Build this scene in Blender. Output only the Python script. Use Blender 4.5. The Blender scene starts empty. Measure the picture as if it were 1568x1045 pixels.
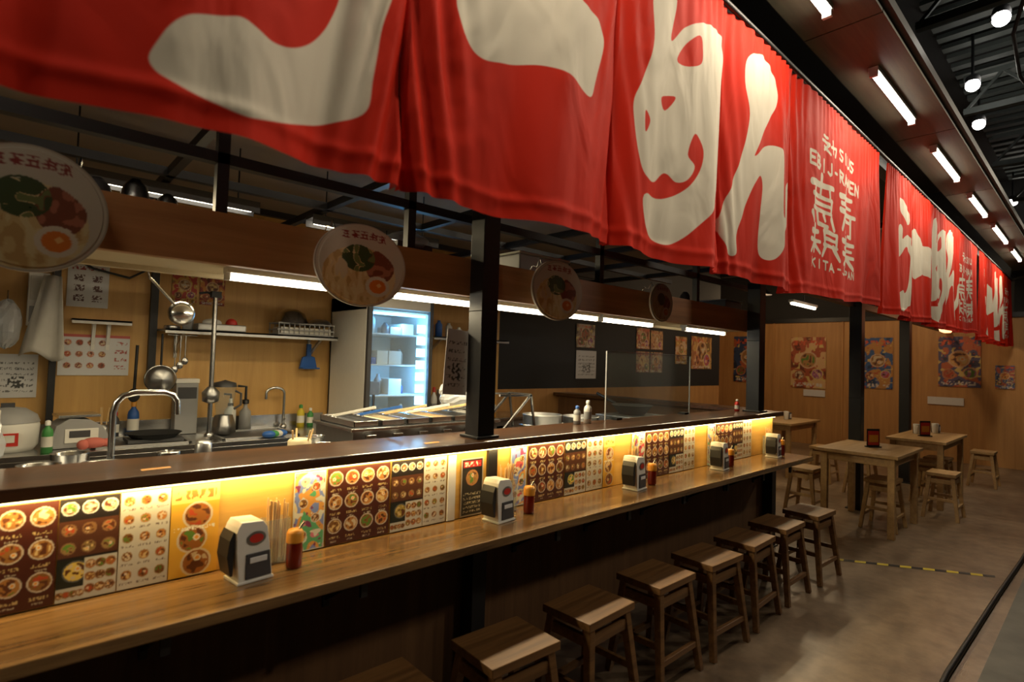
import bpy, math, random
import numpy as np
from mathutils import Matrix, Vector
random.seed(7); rng=np.random.RandomState(7)
sc=bpy.context.scene
try:
    sc.view_settings.view_transform='Standard'
    sc.view_settings.look='None'
except Exception: pass

# ------------------------------------------------------------------ materials
def nt(name):
    m=bpy.data.materials.new(name); m.use_nodes=True
    n=m.node_tree; b=n.nodes['Principled BSDF']
    return m,n,b
def solid(name,col,rough=.6,metal=0,noise=.0,scale=20,spec=None,bump=0):
    m,n,b=nt(name)
    b.inputs['Roughness'].default_value=rough; b.inputs['Metallic'].default_value=metal
    tc=n.nodes.new('ShaderNodeTexCoord'); nz=n.nodes.new('ShaderNodeTexNoise')
    nz.inputs['Scale'].default_value=scale; nz.inputs['Detail'].default_value=4
    n.links.new(tc.outputs['Object'],nz.inputs['Vector'])
    mx=n.nodes.new('ShaderNodeMix'); mx.data_type='RGBA'
    k=max(noise,.04)
    mx.inputs[6].default_value=(*[c*(1-k) for c in col],1); mx.inputs[7].default_value=(*[min(1,c*(1+k)) for c in col],1)
    n.links.new(nz.outputs['Fac'],mx.inputs[0]); n.links.new(mx.outputs[2],b.inputs['Base Color'])
    if bump:
        bp=n.nodes.new('ShaderNodeBump'); bp.inputs['Strength'].default_value=bump; bp.inputs['Distance'].default_value=.01
        n.links.new(nz.outputs['Fac'],bp.inputs['Height']); n.links.new(bp.outputs['Normal'],b.inputs['Normal'])
    if spec is not None: b.inputs['Specular IOR Level'].default_value=spec
    return m
def wood(name,c1,c2,rough=.5,axis='X',scale=3.0,coat=0):
    m,n,b=nt(name); b.inputs['Roughness'].default_value=rough
    tc=n.nodes.new('ShaderNodeTexCoord'); mp=n.nodes.new('ShaderNodeMapping')
    s={'X':(.6,9,9),'Y':(9,.6,9),'Z':(9,9,.6)}[axis]
    mp.inputs['Scale'].default_value=[q*scale/3 for q in s]
    nz=n.nodes.new('ShaderNodeTexNoise'); nz.inputs['Scale'].default_value=2.5; nz.inputs['Detail'].default_value=8; nz.inputs['Roughness'].default_value=.65
    nz.inputs['Distortion'].default_value=.6
    n.links.new(tc.outputs['Object'],mp.inputs['Vector']); n.links.new(mp.outputs['Vector'],nz.inputs['Vector'])
    cr=n.nodes.new('ShaderNodeValToRGB'); cr.color_ramp.elements[0].position=.3; cr.color_ramp.elements[1].position=.7
    cr.color_ramp.elements[0].color=(*c1,1); cr.color_ramp.elements[1].color=(*c2,1)
    n.links.new(nz.outputs['Fac'],cr.inputs['Fac']); n.links.new(cr.outputs['Color'],b.inputs['Base Color'])
    bp=n.nodes.new('ShaderNodeBump'); bp.inputs['Strength'].default_value=.15; bp.inputs['Distance'].default_value=.003
    n.links.new(nz.outputs['Fac'],bp.inputs['Height']); n.links.new(bp.outputs['Normal'],b.inputs['Normal'])
    if coat: b.inputs['Coat Weight'].default_value=coat; b.inputs['Coat Roughness'].default_value=.15
    return m
def emis(name,col,s):
    m,n,b=nt(name); b.inputs['Base Color'].default_value=(*col,1)
    b.inputs['Emission Color'].default_value=(*col,1); b.inputs['Emission Strength'].default_value=s
    try: m.cycles.emission_sampling='NONE'
    except Exception: pass
    return m
def vcol(name,rough=.5,emit=0):
    m,n,b=nt(name); a=n.nodes.new('ShaderNodeAttribute'); a.attribute_name='Col'
    n.links.new(a.outputs['Color'],b.inputs['Base Color']); b.inputs['Roughness'].default_value=rough
    return m
def glass(name,tint=(.9,.95,.95),a=.88,base=None,rough=.08):
    m,n,b=nt(name); tr=n.nodes.new('ShaderNodeBsdfTransparent'); tr.inputs['Color'].default_value=(*tint,1)
    mix=n.nodes.new('ShaderNodeMixShader'); mix.inputs['Fac'].default_value=1-a
    b.inputs['Base Color'].default_value=(*(base or tint),1); b.inputs['Roughness'].default_value=rough
    n.links.new(tr.outputs[0],mix.inputs[1]); n.links.new(b.outputs[0],mix.inputs[2])
    n.links.new(mix.outputs[0],n.nodes['Material Output'].inputs['Surface'])
    return m

M={}
M['counter']=wood('counter_wood',(.075,.036,.013),(.30,.17,.062),.22,'X',3,coat=.5)
M['ledge']=wood('ledge_wood',(.035,.014,.006),(.105,.045,.017),.28,'X',3,coat=.5)
M['beam']=wood('beam_wood',(.25,.11,.035),(.40,.19,.065),.5,'X',2)
M['panel']=wood('front_panel_wood',(.095,.043,.016),(.165,.08,.030),.6,'Z',2)
M['board']=wood('menu_board_wood',(.52,.29,.060),(.72,.44,.11),.5,'X',2)
M['wallwood']=wood('plywood_wall',(.50,.275,.075),(.64,.38,.12),.5,'Z',1.6)
M['farwood']=wood('far_plywood_wall',(.40,.195,.062),(.54,.29,.098),.55,'Z',1.6)
M['stool']=wood('stool_wood',(.12,.055,.018),(.29,.145,.050),.42,'X',4)
M['table']=wood('pine_table_wood',(.34,.20,.08),(.52,.33,.14),.45,'X',3)
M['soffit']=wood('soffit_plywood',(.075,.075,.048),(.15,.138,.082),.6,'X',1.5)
M['black']=solid('black_steel',(.009,.009,.010),.45)
M['blackm']=solid('black_matte',(.012,.012,.013),.8)
M['blackwall']=solid('black_wall_paint',(.006,.007,.009),.7)
M['steel']=solid('stainless_steel',(.55,.55,.55),.25,1,.08,8)
M['steelb']=solid('stainless_brushed',(.45,.45,.45),.38,1,.1,30)
M['white']=solid('white_plastic',(.72,.71,.66),.4)
M['offw']=solid('off_white_paint',(.62,.60,.54),.5)
M['paper']=solid('white_paper',(.66,.66,.66),.7)
M['cream']=solid('cream_panel',(.55,.45,.27),.6,noise=.1,scale=4)
M['ceil']=solid('dark_ceiling',(.018,.018,.017),.85,noise=.4,scale=2)
M['truss']=solid('galvanised_truss_paint',(.085,.10,.095),.6,noise=.3,scale=6)
M['kceil']=solid('kitchen_ceiling_board',(.24,.18,.13),.75,noise=.25,scale=2)
M['grey']=solid('grey_plastic',(.30,.30,.30),.5)
M['dgrey']=solid('dark_grey_plastic',(.05,.05,.055),.5)
M['blue']=solid('blue_plastic',(.03,.12,.42),.4)
M['red']=solid('red_plastic',(.5,.03,.02),.4)
M['pink']=solid('pink_cloth',(.5,.13,.10),.8)
M['green']=solid('green_plastic',(.05,.25,.06),.5)
M['sauce']=solid('red_chili_sauce',(.16,.012,.004),.15)
M['orange']=solid('orange_lid',(.65,.28,.03),.4)
M['yellow']=solid('yellow_tape',(.60,.46,.03),.6)
M['cloth']=solid('white_towel',(.52,.50,.45),.9,noise=.1)
M['bag']=glass('clear_plastic_bag',(.85,.88,.9),.50,(.55,.57,.6),.2)
M['chop']=wood('chopstick_wood',(.6,.38,.16),(.8,.58,.3),.5,'Z',5)
M['tube']=emis('fluorescent_tube',(1,.90,.70),9)
M['tubew']=emis('soffit_tube_light',(1,.95,.85),12)
M['led']=emis('led_strip',(1,.80,.36),9)
M['fled']=emis('fridge_led',(.30,.68,1),6)
M['spot']=emis('spot_globe',(1,.97,.92),14)
M['lantern']=emis('paper_lantern',(1,.45,.2),3)
M['glass']=glass('clear_panel',(.9,.94,.95),.90)
M['acryl']=glass('acrylic_sheet',(.88,.92,.92),.80,(.5,.52,.5),.15)
M['art']=vcol('printed_art',.38)
M['artm']=vcol('printed_art_matte',.55)

def floor_mat():
    m,n,b=nt('concrete_floor')
    tc=n.nodes.new('ShaderNodeTexCoord')
    n1=n.nodes.new('ShaderNodeTexNoise'); n1.inputs['Scale'].default_value=1.1; n1.inputs['Detail'].default_value=8; n1.inputs['Roughness'].default_value=.7
    n2=n.nodes.new('ShaderNodeTexNoise'); n2.inputs['Scale'].default_value=9; n2.inputs['Detail'].default_value=8
    n.links.new(tc.outputs['Object'],n1.inputs['Vector']); n.links.new(tc.outputs['Object'],n2.inputs['Vector'])
    c=n.nodes.new('ShaderNodeValToRGB'); c.color_ramp.elements[0].position=.35; c.color_ramp.elements[1].position=.66
    c.color_ramp.elements[0].color=(.13,.085,.050,1); c.color_ramp.elements[1].color=(.32,.235,.155,1)
    n.links.new(n1.outputs['Fac'],c.inputs['Fac'])
    c2=n.nodes.new('ShaderNodeValToRGB'); c2.color_ramp.elements[0].position=.35; c2.color_ramp.elements[1].position=.6
    c2.color_ramp.elements[0].color=(.5,.5,.5,1); c2.color_ramp.elements[1].color=(1,1,1,1); n.links.new(n2.outputs['Fac'],c2.inputs['Fac'])
    mx=n.nodes.new('ShaderNodeMix'); mx.data_type='RGBA'; mx.blend_type='MULTIPLY'; mx.inputs[0].default_value=.6
    n.links.new(c.outputs['Color'],mx.inputs[6]); n.links.new(c2.outputs['Color'],mx.inputs[7])
    n.links.new(mx.outputs[2],b.inputs['Base Color'])
    b.inputs['Roughness'].default_value=.34
    bp=n.nodes.new('ShaderNodeBump'); bp.inputs['Strength'].default_value=.25; bp.inputs['Distance'].default_value=.01
    n.links.new(n2.outputs['Fac'],bp.inputs['Height']); n.links.new(bp.outputs['Normal'],b.inputs['Normal'])
    return m
M['floor']=floor_mat()
M['floorg']=solid('grey_floor',(.12,.12,.105),.6,noise=.6,scale=5,bump=.3)

# ------------------------------------------------------------------ mesh builder
class MB:
    def __init__(s): s.v=[];s.f=[];s.mi=[];s.sm=[];s.mats=[]
    def m(s,mat):
        mt=M[mat] if isinstance(mat,str) else mat
        if mt not in s.mats: s.mats.append(mt)
        return s.mats.index(mt)
    def add(s,vs,fs,mat,smooth=False):
        o=len(s.v); s.v+= [tuple(q) for q in vs]; k=s.m(mat)
        for q in fs: s.f.append([i+o for i in q]); s.mi.append(k); s.sm.append(smooth)
    def box(s,a,b,mat,rot=None,piv=None):
        x0,y0,z0=a;x1,y1,z1=b
        vs=[Vector(q) for q in [(x0,y0,z0),(x1,y0,z0),(x1,y1,z0),(x0,y1,z0),(x0,y0,z1),(x1,y0,z1),(x1,y1,z1),(x0,y1,z1)]]
        if rot is not None:
            c=Vector(piv) if piv is not None else (Vector(a)+Vector(b))/2
            vs=[c+rot@(q-c) for q in vs]
        s.add(vs,[(0,3,2,1),(4,5,6,7),(0,1,5,4),(1,2,6,5),(2,3,7,6),(3,0,4,7)],mat)
        return s
    def leg(s,p0,p1,w,mat,w2=None):
        p0=Vector(p0);p1=Vector(p1); w2=w2 or w
        d=(p1-p0).normalized()
        X=Vector((1,0,0)) if abs(d.x)<.8 else Vector((0,1,0))
        u=(X-d*X.dot(d)).normalized(); v=d.cross(u)
        vs=[]
        for p,ww in((p0,w),(p1,w2)):
            for a,b in((-1,-1),(1,-1),(1,1),(-1,1)): vs.append(p+u*a*ww/2+v*b*ww/2)
        s.add(vs,[(0,3,2,1),(4,5,6,7),(0,1,5,4),(1,2,6,5),(2,3,7,6),(3,0,4,7)],mat); return s
    def tube(s,pts,r,mat,n=10,caps=True,rs=None):
        pts=[Vector(p) for p in pts]; rings=[]; N=len(pts)
        prev=None
        for i,p in enumerate(pts):
            d=(pts[min(i+1,N-1)]-pts[max(i-1,0)]).normalized()
            if prev is None:
                X=Vector((1,0,0)) if abs(d.x)<.8 else Vector((0,1,0))
            else: X=prev
            u=(X-d*X.dot(d)).normalized(); prev=u; v=d.cross(u)
            rr=rs[i] if rs else r
            rings.append([p+(u*math.cos(2*math.pi*k/n)+v*math.sin(2*math.pi*k/n))*rr for k in range(n)])
        vs=[q for R in rings for q in R]; fs=[]
        for i in range(N-1):
            for k in range(n): fs.append((i*n+k,i*n+(k+1)%n,(i+1)*n+(k+1)%n,(i+1)*n+k))
        s.add(vs,fs,mat,True)
        if caps: s.add(rings[0],[tuple(range(n-1,-1,-1))],mat); s.add(rings[-1],[tuple(range(n))],mat)
        return s
    def cyl(s,p0,p1,r,mat,n=16): return s.tube([p0,p1],r,mat,n)
    def lathe(s,prof,c,mat,n=24,ax=None,sx=1,sy=1):
        vs=[];fs=[];R=ax or Matrix.Identity(3); c=Vector(c)
        for r,z in prof:
            for k in range(n):
                a=2*math.pi*k/n; vs.append(c+R@Vector((r*math.cos(a)*sx,r*math.sin(a)*sy,z)))
        for i in range(len(prof)-1):
            for k in range(n): fs.append((i*n+k,i*n+(k+1)%n,(i+1)*n+(k+1)%n,(i+1)*n+k))
        s.add(vs,fs,mat,True); return s
    def ball(s,c,r,mat,n=16,sc=(1,1,1),wob=0,seed=0):
        rr_=random.Random(seed)
        prof=[(max(1e-4,r*math.sin(math.pi*i/10)),-r*math.cos(math.pi*i/10)) for i in range(11)]
        vs=[];fs=[];c=Vector(c)
        for rr,z in prof:
            for k in range(n):
                a=2*math.pi*k/n; q=1+wob*(rr_.random()-.5); vs.append(c+Vector((rr*math.cos(a)*sc[0],rr*math.sin(a)*sc[1],z*sc[2]))*q)
        for i in range(10):
            for k in range(n): fs.append((i*n+k,i*n+(k+1)%n,(i+1)*n+(k+1)%n,(i+1)*n+k))
        s.add(vs,fs,mat,wob==0); return s
    def prism(s,poly,y0,y1,mat):
        n=len(poly); vs=[(x,y0,z) for x,z in poly]+[(x,y1,z) for x,z in poly]
        fs=[tuple(range(n)),tuple(range(2*n-1,n-1,-1))]+[(i,i+n,(i+1)%n+n,(i+1)%n) for i in range(n)]
        s.add(vs,fs,mat); return s
    def build(s,name,loc=(0,0,0),rz=0,bevel=0,parent=None):
        me=bpy.data.meshes.new(name); me.from_pydata(s.v,[],s.f)
        for mt in s.mats: me.materials.append(mt)
        me.polygons.foreach_set('material_index',s.mi); me.polygons.foreach_set('use_smooth',s.sm)
        me.update()
        ob=bpy.data.objects.new(name,me); sc.collection.objects.link(ob)
        ob.location=loc; ob.rotation_euler=(0,0,rz)
        if bevel:
            b=ob.modifiers.new('bevel','BEVEL'); b.width=bevel; b.segments=2; b.limit_method='ANGLE'; b.angle_limit=math.radians(50)
        if parent: ob.parent=parent
        return ob
def empty(name,loc=(0,0,0)):
    e=bpy.data.objects.new(name,None); e.location=loc; e.empty_display_size=.1; sc.collection.objects.link(e); return e
def area(name,loc,sx,sy,power,col,parent,rot=(0,0,0)):
    L=bpy.data.lights.new(name,'AREA'); L.shape='RECTANGLE'; L.size=sx; L.size_y=sy; L.energy=power; L.color=col
    o=bpy.data.objects.new(name,L); o.location=loc; o.rotation_euler=rot; sc.collection.objects.link(o); o.parent=parent; return o
def point(name,loc,power,col,parent,rad=.05):
    L=bpy.data.lights.new(name,'POINT'); L.energy=power; L.color=col; L.shadow_soft_size=rad
    o=bpy.data.objects.new(name,L); o.location=loc; sc.collection.objects.link(o); o.parent=parent; return o
def spot(name,loc,tgt,power,col,ang,blend,parent,rad=.1):
    L=bpy.data.lights.new(name,'SPOT'); L.energy=power; L.color=col; L.spot_size=math.radians(ang); L.spot_blend=blend; L.shadow_soft_size=rad
    o=bpy.data.objects.new(name,L); o.location=loc
    o.rotation_euler=(Vector(tgt)-Vector(loc)).to_track_quat('-Z','Y').to_euler(); sc.collection.objects.link(o); o.parent=parent; return o

# ------------------------------------------------------------------ painting helpers
def vnoise(U,V,sx,sy,seed):
    r=np.random.RandomState(seed); g=r.rand(64,64)
    x=U*sx; y=V*sy; xi=np.floor(x).astype(int); yi=np.floor(y).astype(int); fx=x-xi; fy=y-yi
    a=g[xi%64,yi%64];b=g[(xi+1)%64,yi%64];c=g[xi%64,(yi+1)%64];d=g[(xi+1)%64,(yi+1)%64]
    return (a*(1-fx)+b*fx)*(1-fy)+(c*(1-fx)+d*fx)*fy
def put(C,mask,col):
    C[mask]=col
def bowl(C,U,V,cx,cy,r,seed,rim=(.50,.42,.33),soup=(.36,.16,.04)):
    r_=np.random.RandomState(seed)
    D=np.hypot(U-cx,V-cy)
    put(C,D<r,rim); put(C,D<r*.86,tuple(np.array(soup)*(.5+.8*r_.rand())))
    nz=vnoise(U,V,3.2/r,3.2/r,seed)
    m=(D<r*.74)&(nz>.60); put(C,m,[(.60,.42,.18),(.4,.06,.02),(.10,.20,.03),(.55,.45,.3)][seed%4])
    m=(D<r*.78)&(nz<.32); put(C,m,(.10,.03,.012))
    ex,ey=cx+r*.3*math.cos(seed),cy+r*.3*math.sin(seed)
    D2=np.hypot(U-ex,V-ey)
    if seed%3: put(C,D2<r*.24,(.62,.56,.45)); put(C,D2<r*.14,(.7,.30,.04))
def textrow(C,U,V,x0,x1,y0,h,col,seed,cw=None):
    cw=cw or h*.8
    nz=vnoise(U,V,2.6/cw,3/h,seed)
    m=(U>x0)&(U<x1)&(V>y0)&(V<y0+h)&(nz>.5)&(np.mod(U-x0,cw)<cw*.85); put(C,m,col)
def grid_obj(name,w,h,res,paint,mat,loc,face='-Y',parent=None,tilt=0,back=.002,curve=0):
    nu=max(4,int(w/res)); nv=max(4,int(h/res))
    u=np.linspace(0,w,nu+1); v=np.linspace(0,h,nv+1); U,V=np.meshgrid(u,v,indexing='ij')
    C=np.zeros(U.shape+(3,)); paint(C,U,V,w,h)
    n=(nu+1)*(nv+1)
    if face=='-Y': P=np.stack([U,np.zeros_like(U),V],-1)
    else: P=np.stack([np.zeros_like(U),-U,V],-1)
    P=P.reshape(-1,3); i=np.arange(n).reshape(nu+1,nv+1)
    F=np.stack([i[:-1,:-1],i[1:,:-1],i[1:,1:],i[:-1,1:]],-1).reshape(-1,4)
    me=bpy.data.meshes.new(name); me.from_pydata(P.tolist(),[],F.tolist())
    at=me.color_attributes.new('Col','FLOAT_COLOR','POINT')
    at.data.foreach_set('color',np.concatenate([C.reshape(-1,3),np.ones((n,1))],1).astype(np.float32).ravel())
    me.materials.append(M[mat]); ob=bpy.data.objects.new(name,me); ob.location=loc; ob.rotation_euler=(0,tilt,0); sc.collection.objects.link(ob)
    s=ob.modifiers.new('thick','SOLIDIFY'); s.thickness=back; s.offset=0
    if parent: ob.parent=parent
    return ob

def P_brown(seed):
    def p(C,U,V,w,h):
        C[:]=(.060,.014,.008); k=seed*50
        n=max(2,int(round(w/.064))); r=w/n*.43
        for i in range(n):
            for j in range(3):
                bowl(C,U,V,(i+.5)*w/n,h*(.86-.31*j),r,k); k+=1
                textrow(C,U,V,i*w/n+.012,(i+1)*w/n-.012,h*(.86-.31*j)-r-.020,.009,(.45,.33,.15),k)
                textrow(C,U,V,i*w/n+.018,(i+1)*w/n-.018,h*(.86-.31*j)-r-.032,.006,(.45,.40,.3),k+1)
    return p
def P_dark(seed):
    def p(C,U,V,w,h):
        C[:]=(.015,.011,.010); k=seed*50
        n=max(2,int(round(w/.042)))
        for i in range(n):
            bowl(C,U,V,(i+.5)*w/n,h*.90,w/n*.43,k,(.55,.55,.52),(.35,.28,.17)); k+=1
        m=(V<h*.78)&(V>h*.42); put(C,m,(.08,.028,.014))
        for i in range(n):
            bowl(C,U,V,(i+.5)*w/n,h*.69,w/n*.38,k,(.20,.10,.05),(.32,.16,.06)); k+=1
            bowl(C,U,V,(i+.5)*w/n,h*.51,w/n*.38,k,(.20,.10,.05),(.25,.16,.06)); k+=1
        m=(V<h*.40)&(U<w*.45); put(C,m,(.012,.016,.012))
        bowl(C,U,V,w*.3,h*.28,.03,k,(.1,.1,.1),(.55,.4,.08))
        m=(V<h*.40)&(U>w*.45); put(C,m,(.50,.48,.42))
        for i in range(3):
            for j in range(3): bowl(C,U,V,w*(.55+.17*i),h*(.33-.12*j),.013,k,(.35,.2,.1),(.3,.12,.03)); k+=1
        m=(V<h*.13)&(U<w*.45); put(C,m,(.46,.44,.38))
        for i in range(4): bowl(C,U,V,w*(.06+.11*i),h*.065,.010,k+i,(.3,.2,.1),(.3,.12,.03))
    return p
def P_white(seed):
    def p(C,U,V,w,h):
        C[:]=(.52,.49,.42); k=seed*50; n=max(2,int(round(w/.045)))
        for i in range(n):
            for j in range(5):
                bowl(C,U,V,(i+.5)*w/n,h*(.9-.19*j),w/n*.34,k,(.38,.26,.14),(.36,.14,.03)); k+=1
                textrow(C,U,V,i*w/n+.006,(i+1)*w/n-.006,h*(.9-.19*j)-.027,.006,(.15,.1,.08),k)
    return p
def P_yellow(seed):
    def p(C,U,V,w,h):
        C[:]=(.66,.36,.04); C[V>h*.8]=(.68,.50,.14)
        textrow(C,U,V,.01,w-.01,h*.84,.028,(.65,.14,.03),seed)
        for j in range(3): bowl(C,U,V,w*(.55 if j!=1 else .45),h*(.66-.26*j),min(w,.12)*.36,seed*9+j,(.6,.5,.35),(.42,.15,.03))
        textrow(C,U,V,.01,w-.01,h*.50,.012,(.75,.7,.55),seed+3)
    return p
def P_col(seed):
    pal=[(.60,.18,.24),(.10,.36,.16),(.62,.30,.07),(.18,.24,.50),(.62,.52,.30),(.55,.10,.09),(.38,.52,.35)]
    def p(C,U,V,w,h):
        n=vnoise(U,V,26,20,seed); m=vnoise(U,V,60,60,seed+1)
        idx=np.clip((n*7).astype(int),0,6)
        C[:]=np.array(pal)[idx]
        C[m>.74]=(.6,.6,.5); C[m<.24]=(.2,.04,.10)
        for j in range(4): bowl(C,U,V,w*(.3+.4*(j%2)),h*(.2+.2*j),.017,seed*7+j,(.6,.55,.5))
        C[(U<.004)|(U>w-.004)|(V<.004)|(V>h-.004)]=(.5,.5,.42)
    return p
def P_blackcard(seed):
    def p(C,U,V,w,h):
        C[:]=(.012,.010,.010)
        C[(V>h*.84)&(V<h*.95)&(U>w*.1)&(U<w*.9)]=(.35,.02,.02)
        textrow(C,U,V,w*.15,w*.85,h*.86,.02,(.6,.55,.45),seed)
        bowl(C,U,V,w*.5,h*.66,w*.28,seed,(.4,.16,.06),(.4,.2,.05))
        for j in range(5): textrow(C,U,V,w*.12,w*.88,h*(.06+.075*j),.010,(.45,.4,.3),seed+j)
        C[(U<.005)|(U>w-.005)|(V<.005)|(V>h-.005)]=(.35,.30,.25)
    return p
def P_poster(seed,bg,acc):
    def p(C,U,V,w,h):
        C[:]=bg
        n=vnoise(U,V,6/w,6/w,seed); m=vnoise(U,V,12/w,12/w,seed+5)
        C[n>.6]=acc; C[(n<.3)]=tuple(np.array(bg)*.4)
        C[m>.78]=(.6,.45,.15); C[(m<.18)]=(.4,.06,.03)
        bowl(C,U,V,w*.5,h*.55,w*.26,seed,(.6,.4,.25),(.5,.25,.08))
        bowl(C,U,V,w*.25,h*.25,w*.16,seed+1,(.5,.2,.08),(.3,.1,.05))
        bowl(C,U,V,w*.76,h*.28,w*.17,seed+2,(.6,.5,.15),(.3,.1,.2))
        textrow(C,U,V,w*.08,w*.92,h*.84,h*.1,(.6,.1,.04),seed,h*.09)
        textrow(C,U,V,w*.08,w*.92,h*.03,h*.07,(.6,.55,.5),seed+9,h*.06)
    return p
def P_paper(seed,style=0):
    def p(C,U,V,w,h):
        C[:]=(.62,.62,.62)
        if style==0:
            textrow(C,U,V,w*.1,w*.9,h*.82,h*.08,(.3,.04,.04),seed)
            for j in range(3):
                cy=h*(.64-.22*j)
                for cx in (.28,.72):
                    m=(abs(U-w*cx)<w*.13)&(abs(V-cy)<h*.07); nz=vnoise(U,V,160,160,seed+j); C[m&(nz>.5)]=(.12,.06,.05)
        elif style==1:
            for j in range(3):
                for i in range(4): bowl(C,U,V,w*(.12+.16*i),h*(.8-.28*j),h*.075,seed+i+j*5,(.5,.3,.25),(.45,.15,.08))
            C[(V>h*.93)]=(.5,.1,.08)
            for j in range(4): textrow(C,U,V,w*.78,w*.96,h*(.15+.2*j),h*.09,(.4,.1,.08),seed+j)
        else:
            for j in range(6): textrow(C,U,V,w*.1,w*.9,h*(.12+.13*j),h*.05,(.15,.15,.15),seed+j)
            m=(abs(U-w*.5)<w*.2)&(abs(V-h*.35)<h*.14); nz=vnoise(U,V,120,120,seed); C[m]=(.62,.62,.62); C[m&(nz>.5)]=(.05,.05,.05)
    return p

# ------------------------------------------------------------------ room shell
def plain(name,a,b,mat,bevel=0): return MB().box(a,b,mat).build(name,bevel=bevel)
plain('floor',(-2.5,-4,-.05),(13,6.3,0),'floor')
plain('ceiling',(-2.5,-4,4.7),(13,6.3,4.8),'ceil')
w=MB(); w.box((-2.5,4.6,0),(4.02,4.72,3.0),'wallwood'); w.box((4.02,4.6,1.17),(9.1,4.72,3.0),'blackwall'); w.box((4.02,4.6,0),(9.1,4.72,1.17),'farwood')
w.box((-2.5,4.6,3.0),(9.1,4.72,4.7),'ceil')
w.build('wall_back')
w=MB(); w.box((12,.95,0),(12.1,6.3,2.45),'farwood'); w.box((11.96,.95,2.45),(12.1,6.3,2.53),'black'); w.box((12,-4,0),(12.1,.95,4.7),'ceil'); w.box((12,.95,2.53),(12.1,6.3,4.7),'ceil'); w.build('wall_far')
plain('wall_right',(-2.5,-4.1,0),(12,-4,4.7),'ceil')
plain('wall_left',(-2.6,-4,0),(-2.5,6.3,4.7),'ceil')
plain('wall_rear',(9.1,6.2,0),(12,6.3,4.7),'farwood')
for i,yy in enumerate((4.85,3.55,2.45)):
    plain('trim_%d'%(i+1),(11.975,yy-.015,0),(12,yy+.015,2.45),'farwood')
plain('floor_strip',(-2.5,-1.2,0),(12,.45,.003),'floorg')
MB().tube([(1.5,.52,.012),(3.5,.56,.012),(5,.53,.012),(6.1,.50,.012),(9,.47,.012),(11.9,.5,.012)],.014,'black').build('floor_cable')
MB().tube([(1.5,.20,.014),(3.2,.28,.014),(4.6,.22,.014),(5.4,.33,.014),(7.5,.25,.014),(11.9,.3,.014)],.010,'black').build('floor_cable')
t=MB(); 
for i in range(14):
    a=i/14; b=(i+1)/14
    x0=4.88+.59*a; y0=1.5-.91*a; x1=4.88+.59*b; y1=1.5-.91*b
    t.add([(x0,y0,.002),(x0+.05,y0+.01,.002),(x1+.05,y1+.01,.002),(x1,y1,.002)],[(0,1,2,3)],'yellow' if i%2==0 else 'black')
t.build('floor_hazard_tape')

# ------------------------------------------------------------------ stall structure
plain('counter_front_wall',(-2.4,2.02,0),(4.93,2.10,1.085),'panel')
c=MB(); c.box((-2.4,1.67,.745),(4.95,2.015,.78),'counter'); c.build('bar_counter',bevel=.004)
c=MB(); c.box((-2.4,1.985,.782),(4.9,2.0,1.083),'board'); c.build('menu_board')
l=MB(); l.box((-2.4,1.93,1.088),(5.0,2.26,1.125),'ledge'); l.build('serving_ledge',bevel=.004)
e=empty('led_strip_light')
MB().box((-2.3,1.955,1.080),(4.88,1.968,1.087),'led').build('led_strip',parent=e)
for k in range(4):
    area('led_area',(-1.4+1.8*k,1.95,1.078),1.8,.02,5.2,(1,.70,.29),e,(math.radians(18),0,0))
for x in (-.2,.35,.93,1.9,2.45,3.0,3.55,4.1,4.6):
    b=MB(); b.box((x-.012,1.72,.735),(x+.012,2.015,.744),'black'); b.box((x-.012,2.005,.55),(x+.012,2.017,.742),'black')
    b.leg((x,1.745,.735),(x,2.008,.58),.014,'black'); b.box((x-.012,1.715,.68),(x+.012,1.73,.744),'black'); b.build('counter_bracket')
def column(name,x,y,w_,z0,z1): 
    b=MB(); b.box((x-w_/2,y-w_/2,z0),(x+w_/2,y+w_/2,z1),'black'); b.box((x-w_*.68,y-w_*.68,z0),(x+w_*.68,y+w_*.68,z0+.012),'black')
    for zz in (z0+.6,z0+1.2): b.box((x-w_*.52,y-w_*.52,zz),(x+w_*.52,y+w_*.52,zz+.006),'black')
    return b.build(name,bevel=.004)
column('steel_column',1.69,2.055,.10,1.126,2.99)
column('steel_column',4.72,2.06,.11,1.126,2.99)
column('steel_column',6.9,1.9,.12,0,2.99)
column('steel_column',9.1,1.92,.12,0,2.99)
for x in (1.62,4.83): MB().box((x-.04,1.935,0),(x+.04,2.012,.744),'black').box((x-.06,1.92,0),(x+.06,2.016,.01),'black').build('counter_support_leg',bevel=.003)
MB().box((1.68,1.968,.782),(1.735,1.984,1.078),'black').build('black_mullion')
b=MB(); b.box((-2.4,2.15,1.81),(5.03,2.19,1.995),'beam'); b.box((-2.4,2.19,1.83),(5.03,2.62,1.85),'cream'); b.box((-2.4,2.19,1.975),(5.03,2.62,1.989),'dgrey'); b.box((-2.4,2.6,1.81),(5.03,2.63,1.989),'cream')
b.build('overhead_shelf_beam',bevel=.002)
b=MB()
for y,z in ((2.2,2.20),(2.2,2.9),(3.1,2.36),(3.9,2.45),(4.5,2.45)):
    b.box((-2.4,y-.02,z-.02),(5.05,y+.02,z+.02),'black')
for x in (-.4,.55,1.35,2.0,2.75,3.4,3.95,4.6):
    b.box((x-.018,2.18,2.34),(x+.018,4.59,2.38),'black')
for x in (.55,1.35,2.75,3.95):
    b.box((x-.02,2.18,1.996),(x+.02,2.22,2.95),'black')
b.build('overhead_steel_frame')
plain('kitchen_ceiling_panel',(-2.4,2.9,2.62),(5.05,4.59,2.66),'kceil')
b=MB(); b.box((-2.4,1.18,3.06),(12,1.26,3.16),'black')
b.box((5.05,1.9,2.2),(11.95,1.96,2.27),'black')
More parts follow.
